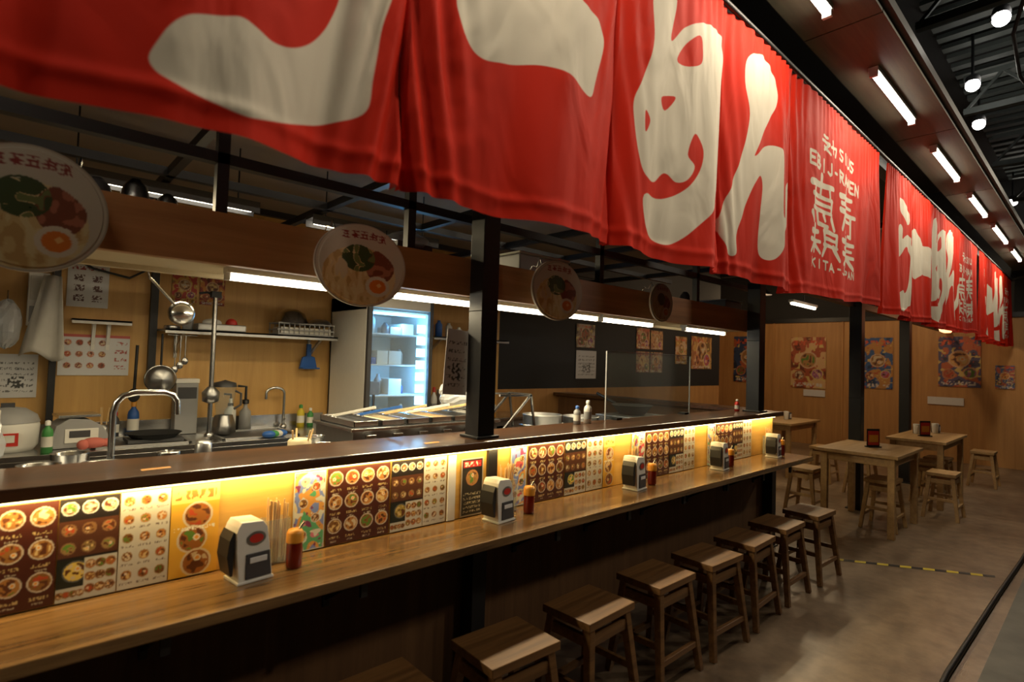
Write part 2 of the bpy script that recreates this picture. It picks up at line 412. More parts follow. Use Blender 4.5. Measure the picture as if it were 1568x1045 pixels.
for x in (-.3,1.69,4.72,6.9,9.1): b.box((x-.04,1.2,3.04),(x+.04,4.59,3.10),'black')
b.build('canopy_steel_beam')
plain('canopy_roof_panel',(-2.4,1.27,3.11),(9.1,4.59,3.14),'ceil')
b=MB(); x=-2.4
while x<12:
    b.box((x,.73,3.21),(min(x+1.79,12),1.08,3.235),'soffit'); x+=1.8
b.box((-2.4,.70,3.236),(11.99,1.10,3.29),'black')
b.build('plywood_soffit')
for x0,x1 in ((2.0,2.78),(3.51,4.40),(5.04,5.99),(6.59,7.55),(8.10,9.25),(9.8,10.8),(.45,1.3),(-1.1,-.2)):
    e=empty('soffit_tube_light',((x0+x1)/2,.90,3.185)); L=x1-x0
    m=MB(); m.box((-L/2,-.025,0),(L/2,.025,.024),'white'); m.tube([(-L/2+.02,0,-.014),(L/2-.02,0,-.014)],.014,'tubew',10); m.box((-L/2,-.02,-.03),(-L/2+.02,.02,.0),'white'); m.box((L/2-.02,-.02,-.03),(L/2,.02,.0),'white')
    m.build('tube_fixture',parent=e)
    area('tube_area',(0,0,-.035),L,.05,7.5,(1,.84,.62),e)
b=MB()
for x in (3,5,7,9,11): 
    b.box((x-.03,-4,4.1),(x+.03,1.0,4.16),'truss'); b.box((x-.03,-4,4.45),(x+.03,1.0,4.5),'truss')
    for k in range(8): b.leg((x,-3.8+.6*k,4.13),(x,-3.5+.6*k,4.47),.025,'truss'); b.leg((x,-3.5+.6*k,4.47),(x,-3.2+.6*k,4.13),.025,'truss')
for y in (-1,-.2,.4): b.box((-2.4,y,4.2),(11.99,y+.03,4.24),'truss')
for k in range(60): b.box((-2+.23*k,-3.9,4.62),(-1.9+.23*k,1.1,4.66),'truss')
b.tube([(4,.2,4.05),(5,.45,3.85),(6,.5,3.95),(7,.35,3.82),(8,.2,4.08),(11,.6,3.98)],.012,'dgrey')
b.tube([(3,-.4,4.1),(5,-.1,3.9),(7,-.5,4.1),(10,.1,3.95)],.012,'dgrey')
b.build('ceiling_truss')
for (x,y) in ((5.37,.55),(6.46,.86),(7.53,.95),(11.3,1.02)):
    e=empty('ceiling_spotlight',(x,y,4.17))
    m=MB(); m.cyl((0,0,.06),(0,0,.52),.012,'black'); m.lathe([(.02,.10),(.05,.08),(.058,.05),(.058,.03)],(0,0,0),'dgrey',20); m.ball((0,0,0),.056,'spot'); m.build('spot_head',parent=e)
    spot('spot_lamp',(0,0,-.09),(0,.1,-2),17,(1,.84,.62),120,.6,e)
    point('spot_bulb_spill',(0,-.1,0),2.6,(1,.93,.8),e,.05)

# ------------------------------------------------------------------ noren banners
def cat(P,k=5):
    P=np.array(P,float); n=len(P); out=[]
    for i in range(n):
        p0,p1,p2,p3=P[i-1],P[i],P[(i+1)%n],P[(i+2)%n]
        for t in np.arange(k)/k:
            out.append(.5*((2*p1)+(-p0+p2)*t+(2*p0-5*p1+4*p2-p3)*t*t+(-p0+3*p1-3*p2+p3)*t**3))
    return np.array(out)
def S(s): return [tuple(float(q)/100 for q in t.split(',')) for t in s.split()]
g1=S("15,198 16,201 18,205 21,208 26,210 29,211 32,210 35,209 39,210 43,213 46,217 48,221 50,227 51,236 49,243 44,247 37,247 29,242 22,238 19,243 20,254 22,262 27,264 31,261 30,253 37,256 46,258 55,255 61,247 63,238 60,225 59,218 58,211 57,204 54,201 48,198 41,195 35,193 30,192 25,193 21,194 18,195 16,196")
g1b=S("24,284 33,284 44,279 52,273 50,268 43,266 35,270 26,275")
g2=S("76,262 78,241 79,236 82,231 87,228 95,230 105,233 115,234 124,233 130,232 133,238 137,248 138,255 134,259 127,260 117,260 106,263 93,268 82,270")
g3=S("164,282 168,292 176,294 180,287 177,271 185,279 195,285 205,288 215,287 219,281 221,271 220,256 216,242 211,227 205,215 195,205 185,197 177,194 170,195 164,199 162,209 175,211 187,217 195,226 197,235 192,240 188,231 192,227 188,221 182,219 176,221 170,216 162,216 158,223 156,233 156,242 161,253 165,266")
g3h=[S("181,265 186,273 195,280 197,275 196,269 188,265"),S("172,248 181,251 175,244"),S("161,239 164,236 161,231")]
g4=S("239,289 250,295 260,294 269,288 270,279 261,267 251,253 247,246 258,254 269,257 275,254 273,239 272,223 279,229 283,242 290,245 290,240 282,222 272,209 264,201 257,201 255,208 256,223 257,235 254,239 247,233 239,219 234,207 234,199 230,197 225,201 221,209 224,219 232,235 238,249 242,264 237,277")
def poly_sdf(U,V,P):
    d=np.full(U.shape,1e9); ins=np.zeros(U.shape,bool); n=len(P)
    for i in range(n):
        a=P[i-1]; b=P[i]; e=b-a; wx=U-a[0]; wy=V-a[1]
        t=np.clip((wx*e[0]+wy*e[1])/(e@e+1e-12),0,1)
        d=np.minimum(d,(wx-e[0]*t)**2+(wy-e[1]*t)**2)
        c=((a[1]>V)!=(b[1]>V))&(U<(b[0]-a[0])*(V-a[1])/(b[1]-a[1]+1e-12)+a[0]); ins^=c
    d=np.sqrt(d); return np.where(ins,d,-d)
def seg(U,V,a,b,r,r2=None):
    r2=r if r2 is None else r2
    ex,ey=b[0]-a[0],b[1]-a[1]; t=np.clip(((U-a[0])*ex+(V-a[1])*ey)/(ex*ex+ey*ey+1e-12),0,1)
    return (r+(r2-r)*t)-np.hypot(U-a[0]-ex*t,V-a[1]-ey*t)
FONT={'E':[(0,0,0,6),(0,6,4,6),(0,3,3,3),(0,0,4,0)],'B':[(0,0,0,6),(0,6,3,5.5),(3,5.5,3,3.5),(3,3.5,0,3),(0,3,4,2),(4,2,3,0),(3,0,0,0)],'I':[(2,0,2,6)],'S':[(4,5.5,1,6),(1,6,0,4.5),(0,4.5,4,2),(4,2,3,0),(3,0,0,.5)],'U':[(0,6,0,1),(0,1,2,0),(2,0,4,1),(4,1,4,6)],'J':[(3,6,3,1),(3,1,1.5,0),(1.5,0,0,1)],'-':[(1,3,3,3)],'R':[(0,0,0,6),(0,6,4,5),(4,5,3,3),(3,3,0,3),(1,3,4,0)],'A':[(0,0,2,6),(2,6,4,0),(1,2,3,2)],'M':[(0,0,.5,6),(.5,6,2,2),(2,2,3.5,6),(3.5,6,4,0)],'N':[(0,0,0,6),(0,6,4,0),(4,0,4,6)],'K':[(0,0,0,6),(0,3,4,6),(1,3.5,4,0)],'T':[(0,6,4,6),(2,6,2,0)],'P':[(0,0,0,6),(0,6,4,5),(4,5,3,3),(3,3,0,3)]}
s0,s1,zb,zt=-.15,4.43,1.88,3.03
NU=600;NV=150
su=np.linspace(s0,s1,NU+1); sv=np.linspace(zb,zt,NV+1); SU,SV=np.meshgrid(su,sv,indexing='ij')
F=np.full(SU.shape,-1.)
for g in (g1,g1b,g2,g3,g4): F=np.maximum(F,poly_sdf(SU,SV,cat(g)))
for g in g3h: F=np.minimum(F,-poly_sdf(SU,SV,cat(g,4)))
def text(t,x,z,w,h,r):
    global F
    cw=w/len(t)
    for i,ch in enumerate(t):
        for (a,b,c_,d) in FONT.get(ch,[]):
            k=cw*.7/4
            F=np.maximum(F,seg(SU,SV,(x+i*cw+a*k,z+b*h/6),(x+i*cw+c_*k,z+d*h/6),r))
text('SIUS',3.60,2.755,.34,.065,.008)
for q in [(3.36,2.83,3.42,2.83),(3.34,2.80,3.45,2.80),(3.45,2.80,3.37,2.75),(3.37,2.77,3.46,2.745),(3.49,2.83,3.50,2.76),(3.47,2.79,3.55,2.80),(3.55,2.80,3.53,2.75)]:
    F=np.maximum(F,seg(SU,SV,q[:2],q[2:],.009))
text('EBIJ-RAMEN',3.16,2.62,.88,.07,.009)
text('KITA-JAPAN',3.22,2.05,.76,.05,.0065)
# brush kanji: two columns
K=[(3.18,2.52,3.50,2.55,.020),(3.34,2.59,3.32,2.47,.018),(3.24,2.53,3.22,2.46,.012),(3.44,2.54,3.45,2.47,.012),(3.20,2.46,3.48,2.47,.014),(3.23,2.42,3.46,2.43,.013),
 (3.22,2.46,3.22,2.39,.012),(3.47,2.47,3.46,2.39,.014),(3.21,2.385,3.47,2.39,.013),(3.19,2.35,3.22,2.31,.018),(3.28,2.37,3.30,2.31,.016),(3.30,2.31,3.42,2.31,.014),(3.37,2.37,3.39,2.34,.014),(3.47,2.36,3.51,2.31,.020),
 (3.60,2.54,3.90,2.57,.018),(3.74,2.60,3.68,2.50,.016),(3.62,2.50,3.88,2.51,.014),(3.60,2.455,3.96,2.465,.018),(3.74,2.51,3.62,2.34,.020),(3.70,2.42,3.88,2.42,.013),(3.88,2.46,3.88,2.33,.018),(3.88,2.33,3.82,2.33,.014),(3.74,2.39,3.77,2.35,.016),
 (3.20,2.25,3.30,2.26,.018),(3.25,2.29,3.25,2.14,.016),(3.18,2.20,3.33,2.205,.014),(3.25,2.19,3.18,2.13,.014),(3.25,2.19,3.33,2.14,.014),(3.38,2.28,3.54,2.28,.015),(3.39,2.24,3.53,2.24,.012),(3.38,2.28,3.39,2.20,.012),(3.54,2.28,3.53,2.20,.012),(3.38,2.20,3.54,2.20,.012),(3.40,2.20,3.36,2.13,.014),(3.50,2.20,3.56,2.13,.018),
 (3.62,2.27,3.94,2.28,.018),(3.78,2.31,3.76,2.13,.020),(3.66,2.23,3.90,2.235,.013),(3.62,2.19,3.95,2.195,.016),(3.74,2.18,3.63,2.12,.018),(3.80,2.18,3.94,2.12,.022)]
for a,b,c_,d,r in K: F=np.maximum(F,seg(SU,SV,(a,b),(c_,d),r*1.05,r*.72))
def noren_mat():
    m,n,b=nt('red_noren_cloth')
    a=n.nodes.new('ShaderNodeAttribute'); a.attribute_name='sdf'
    mr=n.nodes.new('ShaderNodeMapRange'); mr.inputs['From Min'].default_value=-.0015; mr.inputs['From Max'].default_value=.0015
    n.links.new(a.outputs['Fac'],mr.inputs['Value'])
    mx=n.nodes.new('ShaderNodeMix'); mx.data_type='RGBA'; mx.inputs[6].default_value=(.60,.021,.006,1); mx.inputs[7].default_value=(.72,.66,.54,1)
    n.links.new(mr.outputs['Result'],mx.inputs[0])
    tc=n.nodes.new('ShaderNodeTexCoord'); nz=n.nodes.new('ShaderNodeTexNoise'); nz.inputs['Scale'].default_value=3.2; nz.inputs['Detail'].default_value=2.5; nz.inputs['Distortion'].default_value=.8
    mp=n.nodes.new('ShaderNodeMapping'); mp.inputs['Scale'].default_value=(1.6,1,.7)
    n.links.new(tc.outputs['Object'],mp.inputs['Vector']); n.links.new(mp.outputs['Vector'],nz.inputs['Vector'])
    n.links.new(mx.outputs[2],b.inputs['Base Color'])
    bp=n.nodes.new('ShaderNodeBump'); bp.inputs['Strength'].default_value=.5; bp.inputs['Distance'].default_value=.045
    n.links.new(nz.outputs['Fac'],bp.inputs['Height']); n.links.new(bp.outputs['Normal'],b.inputs['Normal'])
    b.inputs['Roughness'].default_value=.7; b.inputs['Specular IOR Level'].default_value=.12
    return m
M['noren']=noren_mat()
SEAMS=[-.15,.66,1.47,2.21,2.93,4.43]
def noren(x0,scale,seed,rise):
    r=np.random.RandomState(seed)
    t=(zt-SV)/(zt-zb)
    D=np.zeros_like(SU)
    for lam,amp in ((.83,.027),(.41,.019),(.23,.008),(.12,.0025)):
        ph=r.rand()*6.28; sk=r.rand()*.9-.45
        D+=amp*np.sin(2*np.pi*(SU+sk*(SV-zb)*.4)/lam+ph+.8*np.sin(SU*2.3+seed))*(.12+.88*t**.8)
    for k,s in enumerate(SEAMS[1:-1]):
        dd=SU-s; st=(1.7,.7,.7,1.3)[k]
        D+=.022*np.exp(-(dd/.04)**2)*(.3+.7*t)
        fan=np.exp(-(dd/.14)**2); D+=.010*st*fan*np.sin(2*np.pi*(dd*13+(SV-zb)*2.2*np.sign(dd)))*(.3+.7*t)
    D+=.006*np.sin(2*np.pi*SU/.07+3*np.sin(SU*9))*np.exp(-t*7)
    D-= .004*np.exp(-((t-.955)/.012)**2)
    D*=np.where(SU>3.1,.7,1.0)
    ramp=rise[0]+(rise[1]-rise[0])*np.clip((SU-2.9)/1.5,0,1)
    Z=SV-.008*np.sin(2*np.pi*SU/.9+seed)*t+ramp*t**5
    X=x0+(SU-s0)*scale
    Y=1.10+np.clip(D,-.06,.06)
    verts=[];faces=[];sdf=[]
    for a,bb in zip(SEAMS[:-1],SEAMS[1:]):
        i0=int(round((a-s0)/(s1-s0)*NU)); i1=int(round((bb-s0)/(s1-s0)*NU))
        sx=X[i0:i1+1].copy(); sy=Y[i0:i1+1].copy(); sz=Z[i0:i1+1]
        tt=t[i0:i1+1]
        sx[0]+=.008*tt[0]; sx[-1]-=.008*tt[-1]; sy[0]+=.03*tt[0]; sy[-1]+=.03*tt[-1]
        n0=len(verts); P=np.stack([sx,sy,sz],-1).reshape(-1,3)
        verts+=P.tolist(); sdf.append(F[i0:i1+1].ravel())
        idx=np.arange((i1-i0+1)*(NV+1)).reshape(i1-i0+1,NV+1)+n0
        faces+=np.stack([idx[:-1,:-1],idx[1:,:-1],idx[1:,1:],idx[:-1,1:]],-1).reshape(-1,4).tolist()
    me=bpy.data.meshes.new('noren_banner'); me.from_pydata(verts,[],faces)
    at=me.attributes.new('sdf','FLOAT','POINT'); at.data.foreach_set('value',np.concatenate(sdf).astype(np.float32))
    me.materials.append(M['noren']); me.polygons.foreach_set('use_smooth',[True]*len(faces))
    ob=bpy.data.objects.new('noren_banner',me); sc.collection.objects.link(ob)
    return ob
noren(-.15,1,1,(.01,.075)); noren(4.68,.86,2,(.05,.12)); noren(8.78,.69,3,(.05,.1))
MB().cyl((-2.3,1.10,3.045),(12,1.10,3.045),.013,'black').build('noren_rod')

# ------------------------------------------------------------------ menus
seq=[(-.75,-.45,P_brown),(-.45,-.22,P_dark),(-.22,0.0,P_white),(0,.13,P_brown),(.13,.27,P_dark),(.27,.40,P_white),(.40,.54,P_yellow),
(.78,.90,P_col),(.905,1.17,P_brown),(1.175,1.33,P_dark),(1.33,1.45,P_white),(1.53,1.66,P_blackcard),
(1.83,1.94,P_col),(1.95,2.22,P_brown),(2.225,2.40,P_dark),(2.405,2.55,P_white),(2.555,2.66,P_yellow),
(2.83,2.97,P_col),(2.98,3.25,P_brown),(3.255,3.43,P_dark),(3.435,3.58,P_white),
(3.76,3.88,P_col),(3.89,4.15,P_brown),(4.155,4.32,P_dark),(4.325,4.48,P_white)]
for i,(a,b_,p) in enumerate(seq):
    grid_obj('menu_sheet',b_-a-.003,.285 if p is not P_blackcard else .26,.0022 if a<1.7 else .0035,p(i+3),'art',(a,1.979,.786),back=.002)
MB().box((1.455,1.972,.785),(1.495,1.979,1.07),'paper').build('paper_strip_notice')

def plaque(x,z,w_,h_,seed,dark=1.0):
    e=empty('ramen_plaque_sign',(x,2.06,z))
    nr,na=60,160; vs=[(0,0,0)];uv=[(0,0)]
    for i in range(1,nr+1):
        for k in range(na):
            a=2*math.pi*k/na; r=i/nr
            vs.append((w_/2*r*math.cos(a),-.004*(r<.93),h_/2*r*math.sin(a))); uv.append((r*math.cos(a),r*math.sin(a)))
    fs=[(0,1+k,1+(k+1)%na) for k in range(na)]
    for i in range(nr-1):
        for k in range(na): fs.append((1+i*na+k,1+(i+1)*na+k,1+(i+1)*na+(k+1)%na,1+i*na+(k+1)%na))
    U=np.array(uv)[:,0];V=np.array(uv)[:,1]
    C=np.zeros((len(uv),3)); C[:]=(.58,.54,.43)
    n1=vnoise(U+2,V+2,7,7,seed); n2=vnoise(U+2,V+2,16,5,seed+1)
    D=np.hypot((U+.05)/.80,(V+.26)/.70)
    C[D<1]=(.66,.50,.22); C[(D<1)&(n2>.55)]=(.72,.60,.32); C[(D<1)&(n2<.3)]=(.52,.34,.12)
    m=(np.hypot(U-.38,(V-.02)/1.2)<.33)&(D<1.05); C[m]=(.20,.055,.025); C[m&(n1>.6)]=(.40,.15,.08)
    m=(np.hypot((U+.10),(V-.16)/.9)<.36); C[m&(n1>.36)]=(.035,.075,.02); C[m&(n1<.32)]=(.15,.20,.06)
    m=(np.hypot(U+.50,(V+.15)/1.4)<.18)&(D<1); C[m&(n2>.4)]=(.60,.48,.28)
    D2=np.hypot((U-.34)/1.1,V+.48); C[D2<.25]=(.70,.64,.50); C[D2<.17]=(.72,.20,.02); C[np.hypot(U-.37,V+.45)<.05]=(.9,.55,.2)
    # five brush characters along the top arc
    for q in range(5):
        cx=-.40+.20*q; cy=.74-.25*cx*cx; rr_=np.random.RandomState(q+3)
        for st in ((-.07,.06,.07,.06),(-.06,-.01,.06,0),(0,.09,-.01,-.08),(-.07,-.07,.07,-.08),(.05,.05,.06,-.06)):
            j=rr_.rand(4)*.04-.02
            msk=seg(U,V,(cx+st[0]+j[0],cy+st[1]+j[1]),(cx+st[2]+j[2],cy+st[3]+j[3]),.014)>0; C[msk]=(.24,.02,.015)
    C[np.hypot(U,V)>.97]=(.40,.36,.28)
    me=bpy.data.meshes.new('plaque_face'); me.from_pydata(vs,[],fs)
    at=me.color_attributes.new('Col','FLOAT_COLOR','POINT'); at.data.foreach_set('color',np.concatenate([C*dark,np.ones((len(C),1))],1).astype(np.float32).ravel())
    me.materials.append(M['art']); o=bpy.data.objects.new('plaque_face',me); sc.collection.objects.link(o); o.parent=e; o.location=(0,-.002,0)
    mb=MB(); N=64
    mb.add([(w_/2*math.cos(2*math.pi*k/N),y,h_/2*math.sin(2*math.pi*k/N)) for y in (0,.012) for k in range(N)],[tuple(range(N-1,-1,-1)),tuple(range(N,2*N))]+[(k,(k+1)%N,(k+1)%N+N,k+N) for k in range(N)],'offw')
    for sx in (-1,1):
        mb.tube([(sx*w_*.28,.014,h_*.36),(sx*w_*.3,.03,h_*.5),(sx*w_*.3,.05,1.99-z+.02),(sx*w_*.3,.085,1.99-z+.03),(sx*w_*.3,.10,1.99-z+.01)],.003,'steel',6)
    mb.build('plaque_board',parent=e)
plaque(.03,1.885,.36,.36,1,.6); plaque(1.05,1.865,.40,.335,2,1.2); plaque(2.22,1.89,.40,.33,3,.75);  # shade on the first plaque, light on the second, painted into print colours
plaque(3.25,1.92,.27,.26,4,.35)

# ------------------------------------------------------------------ tubes kitchen
for x0,x1 in ((-.9,-.3),(.62,1.12),(1.35,1.85),(1.92,2.45),(2.5,2.94),(2.97,3.6),(4.05,4.75)):
    e=empty('kitchen_tube_light',((x0+x1)/2,2.36,1.80)); L=x1-x0
    m=MB(); m.box((-L/2,-.03,.008),(L/2,.03,.029),'white'); m.tube([(-L/2+.015,0,-.006),(L/2-.015,0,-.006)],.014,'tube',10); m.box((-L/2,-.018,-.02),(-L/2+.015,.018,.01),'white'); m.box((L/2-.015,-.018,-.02),(L/2,.018,.01),'white')
    m.build('tube_fixture',parent=e); area('tube_area',(0,0,-.028),L,.06,10 if x0<2 else 5,(1,.83,.52),e)
for x in (.55,1.75):
    e=empty('kitchen_pendant_tube',(x,3.25,2.30)); m=MB(); m.box((-.45,-.05,.01),(.45,.05,.03),'dgrey'); m.box((-.45,-.055,-.03),(.45,-.05,.03),'dgrey'); m.box((-.45,.05,-.03),(.45,.055,.03),'dgrey'); m.tube([(-.42,0,-.008),(.42,0,-.008)],.013,'tube')
    for s_ in (-.35,.35): m.cyl((s_,0,.03),(s_,0,.32),.004,'black')
    m.build('pendant_body',parent=e)
    area('pendant_area',(0,0,-.028),.85,.07,12,(1,.81,.48),e,(math.radians(-22),0,0))

# ------------------------------------------------------------------ kitchen back: sink counter
b=MB(); b.box((-2.4,3.95,.87),(2.02,4.59,.90),'steel'); b.box((-2.4,4.575,.90),(2.02,4.59,1.0),'steel'); b.box((-2.4,3.95,.82),(2.02,3.965,.87),'steel')
for x in (-2.2,-1,0.2,1.2,1.98): b.cyl((x,4.0,0),(x,4.0,.87),.02,'steelb'); b.cyl((x,4.5,0),(x,4.5,.87),.02,'steelb')
b.box((-2.4,4.0,.25),(2.0,4.5,.27),'steelb')
b.box((-2.4,4.5,.3),(2.0,4.52,.8),'blackm')
for cx in (.65,1.35):
    b.box((cx-.26,4.02,.9),(cx+.26,4.04,.912),'steelb'); b.box((cx-.26,4.42,.9),(cx+.26,4.44,.912),'steelb'); b.box((cx-.26,4.02,.9),(cx-.24,4.44,.912),'steelb'); b.box((cx+.24,4.02,.9),(cx+.26,4.44,.912),'steelb')
    b.box((cx-.235,4.045,.8995),(cx+.235,4.415,.9015),'dgrey')
b.build('sink_counter',bevel=.002)
b=MB(); b.box((-2.4,2.27,.86),(4.7,2.85,.885),'steelb'); b.box((-2.4,2.29,.0),(4.7,2.83,.05),'blackm'); 
for x in (-2.2,-.8,.6,2.0,3.4,4.6):
    b.box((x-.02,2.30,.05),(x+.02,2.34,.86),'steelb'); b.box((x-.02,2.78,.05),(x+.02,2.82,.86),'steelb')
b.box((-2.3,2.3,.4),(4.65,2.8,.42),'steelb'); b.build('prep_counter',bevel=.002)
b=MB(); b.box((4.96,2.30,0),(5.08,4.55,1.09),'panel'); b.box((4.9,2.28,1.092),(5.16,4.58,1.125),'ledge'); b.build('end_counter',bevel=.003)
b=MB(); b.box((2.90,2.235,1.13),(3.95,2.240,1.575),'acryl')
for x in (2.895,3.95): b.box((x-.002,2.233,1.126),(x+.002,2.242,1.578),'grey')
b.box((2.895,2.233,1.575),(3.95,2.242,1.579),'grey'); 
for x in (3.0,3.85): b.box((x-.03,2.20,1.126),(x+.03,2.258,1.14),'black')
b.build('acrylic_partition')

def wallshelf(name,x0,x1,z,d,mat='steelb'):
    b=MB(); b.box((x0,4.6-d,z-.012),(x1,4.598,z),mat); b.box((x0,4.6-d,z-.03),(x1,4.6-d+.004,z),mat)
    for x in (x0+.12,x1-.12): b.leg((x,4.59,z-.16),(x,4.6-d+.04,z-.015),.018,mat); b.box((x-.01,4.585,z-.2),(x+.01,4.598,z),mat)
    return b.build(name)
wallshelf('steel_wall_shelf',.78,2.0,1.64,.30)
wallshelf('white_wall_shelf',.30,.62,1.68,.10,'white')
wallshelf('steel_wall_shelf',2.95,3.9,1.70,.30)
grid_obj('notice_paper',.20,.27,.004,P_paper(3,2),'artm',(-.05,4.592,1.17))
grid_obj('notice_paper',.22,.30,.004,P_paper(5,0),'artm',(.27,4.592,1.76))
grid_obj('menu_chart',.38,.27,.004,P_paper(8,1),'artm',(.245,4.592,1.31))
grid_obj('notice_paper',.10,.14,.004,P_paper(7,2),'artm',(-.10,4.592,1.55))
grid_obj('ramen_wall_poster',.16,.26,.004,P_poster(11,(.5,.28,.05),(.4,.04,.03)),'artm',(.86,4.592,1.83))
grid_obj('ramen_wall_poster',.17,.24,.004,P_poster(12,(.3,.05,.03),(.55,.22,.04)),'artm',(1.04,4.592,1.84))
for (x0,x1,z0,z1,sd,bg,ac) in ((5.31,5.68,1.69,1.99,21,(.25,.18,.11),(.45,.36,.25)),(6.62,6.95,1.72,2.02,22,(.4,.12,.04),(.5,.3,.15)),(6.98,7.30,1.72,2.0,23,(.5,.25,.1),(.3,.15,.08)),(6.62,6.95,1.38,1.68,24,(.4,.25,.12),(.25,.08,.06)),(6.98,7.30,1.38,1.68,25,(.25,.12,.08),(.4,.3,.2)),(7.66,8.0,1.52,1.95,26,(.4,.2,.04),(.5,.35,.22)),(8.14,8.8,1.45,1.98,27,(.5,.28,.08),(.3,.12,.04))):
    grid_obj('ramen_wall_poster',x1-x0,z1-z0,.008,P_poster(sd,bg,ac),'artm',(x0,4.592,z0))
grid_obj('notice_paper',.40,.36,.008,P_paper(31,2),'artm',(5.32,4.592,1.29))
for i,(y,w_,z0,h_,bg,ac) in enumerate(((5.72,.66,1.18,1.0,(.03,.06,.14),(.4,.10,.04)),(4.50,.66,1.12,1.03,(.35,.08,.03),(.6,.38,.18)),(3.20,.48,1.18,.95,(.04,.10,.26),(.45,.22,.06)),(2.05,.57,1.28,.86,(.09,.08,.16),(.45,.12,.05)),(1.30,.24,1.28,.38,(.08,.12,.26),(.4,.1,.07)))):
    grid_obj('ramen_poster',w_,h_,.012,P_poster(41+i,bg,ac),'artm',(11.985,y,z0),face='-X')
for i,(y,w_) in enumerate(((4.25,.4),(2.2,.5))):
    MB().box((11.98,y-w_,.96),(11.988,y,1.09),'paper').build('paper_strip_notice')
grid_obj('notice_paper',.14,.31,.004,P_paper(51,2),'artm',(1.51,2.12,1.33),tilt=.06)

m=MB(); m.box((.08,4.50,1.62),(.18,4.598,1.95),'white'); m.box((.09,4.49,1.64),(.17,4.50,1.74),'grey'); m.box((.09,4.495,1.78),(.17,4.50,1.93),'offw'); m.build('soap_dispenser',bevel=.012)
MB().box((.20,4.52,1.01),(.235,4.598,2.6),'black').build('conduit_pipe')
MB().box((.73,4.55,1.25),(.775,4.598,2.6),'black').build('conduit_pipe')
MB().tube([(.25,4.58,2.1),(.4,4.57,2.02),(.6,4.57,1.98),(.7,4.57,2.05),(.72,4.56,2.2)],.008,'black').build('hanging_cable')
vs=[];fs=[]
for i in range(17):
    for j in range(9):
        u=j/8;t=i/16; vs.append((.17+.16*(u-.5)*(.55+.75*t)+.02-.03*t,4.40+.03*math.sin(u*9+t*2),1.93-.50*t+.03*math.sin(u*6)*t))
for i in range(16):
    for j in range(8): fs.append((i*9+j,i*9+j+1,(i+1)*9+j+1,(i+1)*9+j))
m=MB(); m.add(vs,fs,'cloth',True); m.tube([(.19,4.40,1.90),(.19,4.42,1.96),(.19,4.595,1.97)],.006,'steel'); o=m.build('hanging_towel'); s=o.modifiers.new('t','SOLIDIFY'); s.thickness=.006
m=MB(); m.ball((0,0,0),.09,'bag',18,(.8,.5,1.6),.12,4); m.tube([(0,0,.13),(0,.05,.2),(0,.16,.21)],.004,'steel'); m.build('hanging_plastic_bag',(-.01,4.43,1.62))
def scale(x,y,rz):
    m=MB(); m.prism([(-.13,0),(.13,0),(.135,.06),(.10,.12),(.04,.16),(-.06,.17),(-.12,.13),(-.135,.07)],-.11,.11,'grey'); m.box((-.11,-.10,.175),(.09,.10,.19),'steel'); m.cyl((0,0,.16),(0,0,.178),.03,'dgrey'); m.box((-.08,-.116,.03),(.08,-.11,.11),'white'); m.box((-.06,-.119,.06),(.04,-.116,.10),'dgrey')
    return m.build('kitchen_scale',(x,y,.903),rz,.012)
scale(.34,4.24,.1)
m=MB(); m.lathe([(.001,0),(.12,0),(.14,.03),(.145,.14),(.14,.16)],(0,0,0),'white',28); m.lathe([(.145,.16),(.13,.20),(.08,.235),(.001,.25)],(0,0,0),'grey',28); m.box((-.03,-.03,.24),(.03,.03,.265),'dgrey'); m.box((-.05,-.15,.04),(.05,-.135,.11),'red'); m.box((-.035,-.154,.06),(.035,-.15,.10),'offw'); m.build('rice_cooker',(.02,4.22,.901))
m=MB(); m.ball((0,0,.035),.04,'pink',sc=(1.6,1,.8)); m.ball((.06,.02,.03),.035,'pink',sc=(1.3,1.2,.7)); m.ball((-.05,-.02,.03),.03,'pink'); m.build('cleaning_cloth',(.40,4.04,.902))
def bottle(name,x,y,z,r,h,mb,mc,n=20):
    m=MB(); m.lathe([(.001,0),(r,0),(r,h*.6),(r*.9,h*.7),(r*.4,h*.8),(r*.4,h*.86)],(0,0,0),mb,n); m.lathe([(r*.5,h*.84),(r*.5,h*.97),(r*.2,h),(.001,h)],(0,0,0),mc,n)
    m.lathe([(r*1.01,h*.18),(r*1.01,h*.5)],(0,0,0),'offw' if mb!='white' else 'grey',n); return m.build(name,(x,y,z+.001))
bottle('detergent_bottle',.655,4.50,.9,.034,.24,'blue','orange'); bottle('detergent_bottle',.19,4.03,.9,.026,.18,'green','white'); bottle('detergent_bottle',.56,4.52,.9,.022,.17,'dgrey','red')
m=MB(); 
for k in range(5): m.tube([(.012*math.cos(k*2),.012*math.sin(k*2),.02),(.03*math.cos(k*2),.03*math.sin(k*2),.2)],.003,'chop')
m.lathe([(.001,0),(.03,0),(.034,.09),(.03,.09),(.001,.085)],(0,0,0),'steelb'); m.build('utensil_cup',(.49,4.50,.901))
m=MB(); m.lathe([(.001,0),(.04,0),(.04,.15),(.02,.18),(.012,.19),(.012,.24)],(0,0,0),'white'); m.tube([(0,0,.24),(0,0,.27),(-.05,0,.275)],.008,'black'); m.lathe([(.02,.185),(.02,.205),(.001,.206)],(0,0,0),'black'); m.build('pump_bottle',(1.27,4.52,.901))
m=MB(); m.lathe([(.001,0),(.045,0),(.04,.14),(.015,.17),(.012,.22)],(0,0,0),'grey'); m.tube([(0,0,.22),(0,0,.33),(-.06,0,.335)],.010,'black'); m.lathe([(.024,.2),(.024,.23),(.001,.235)],(0,0,0),'black'); m.build('pump_bottle',(1.37,4.50,.901))
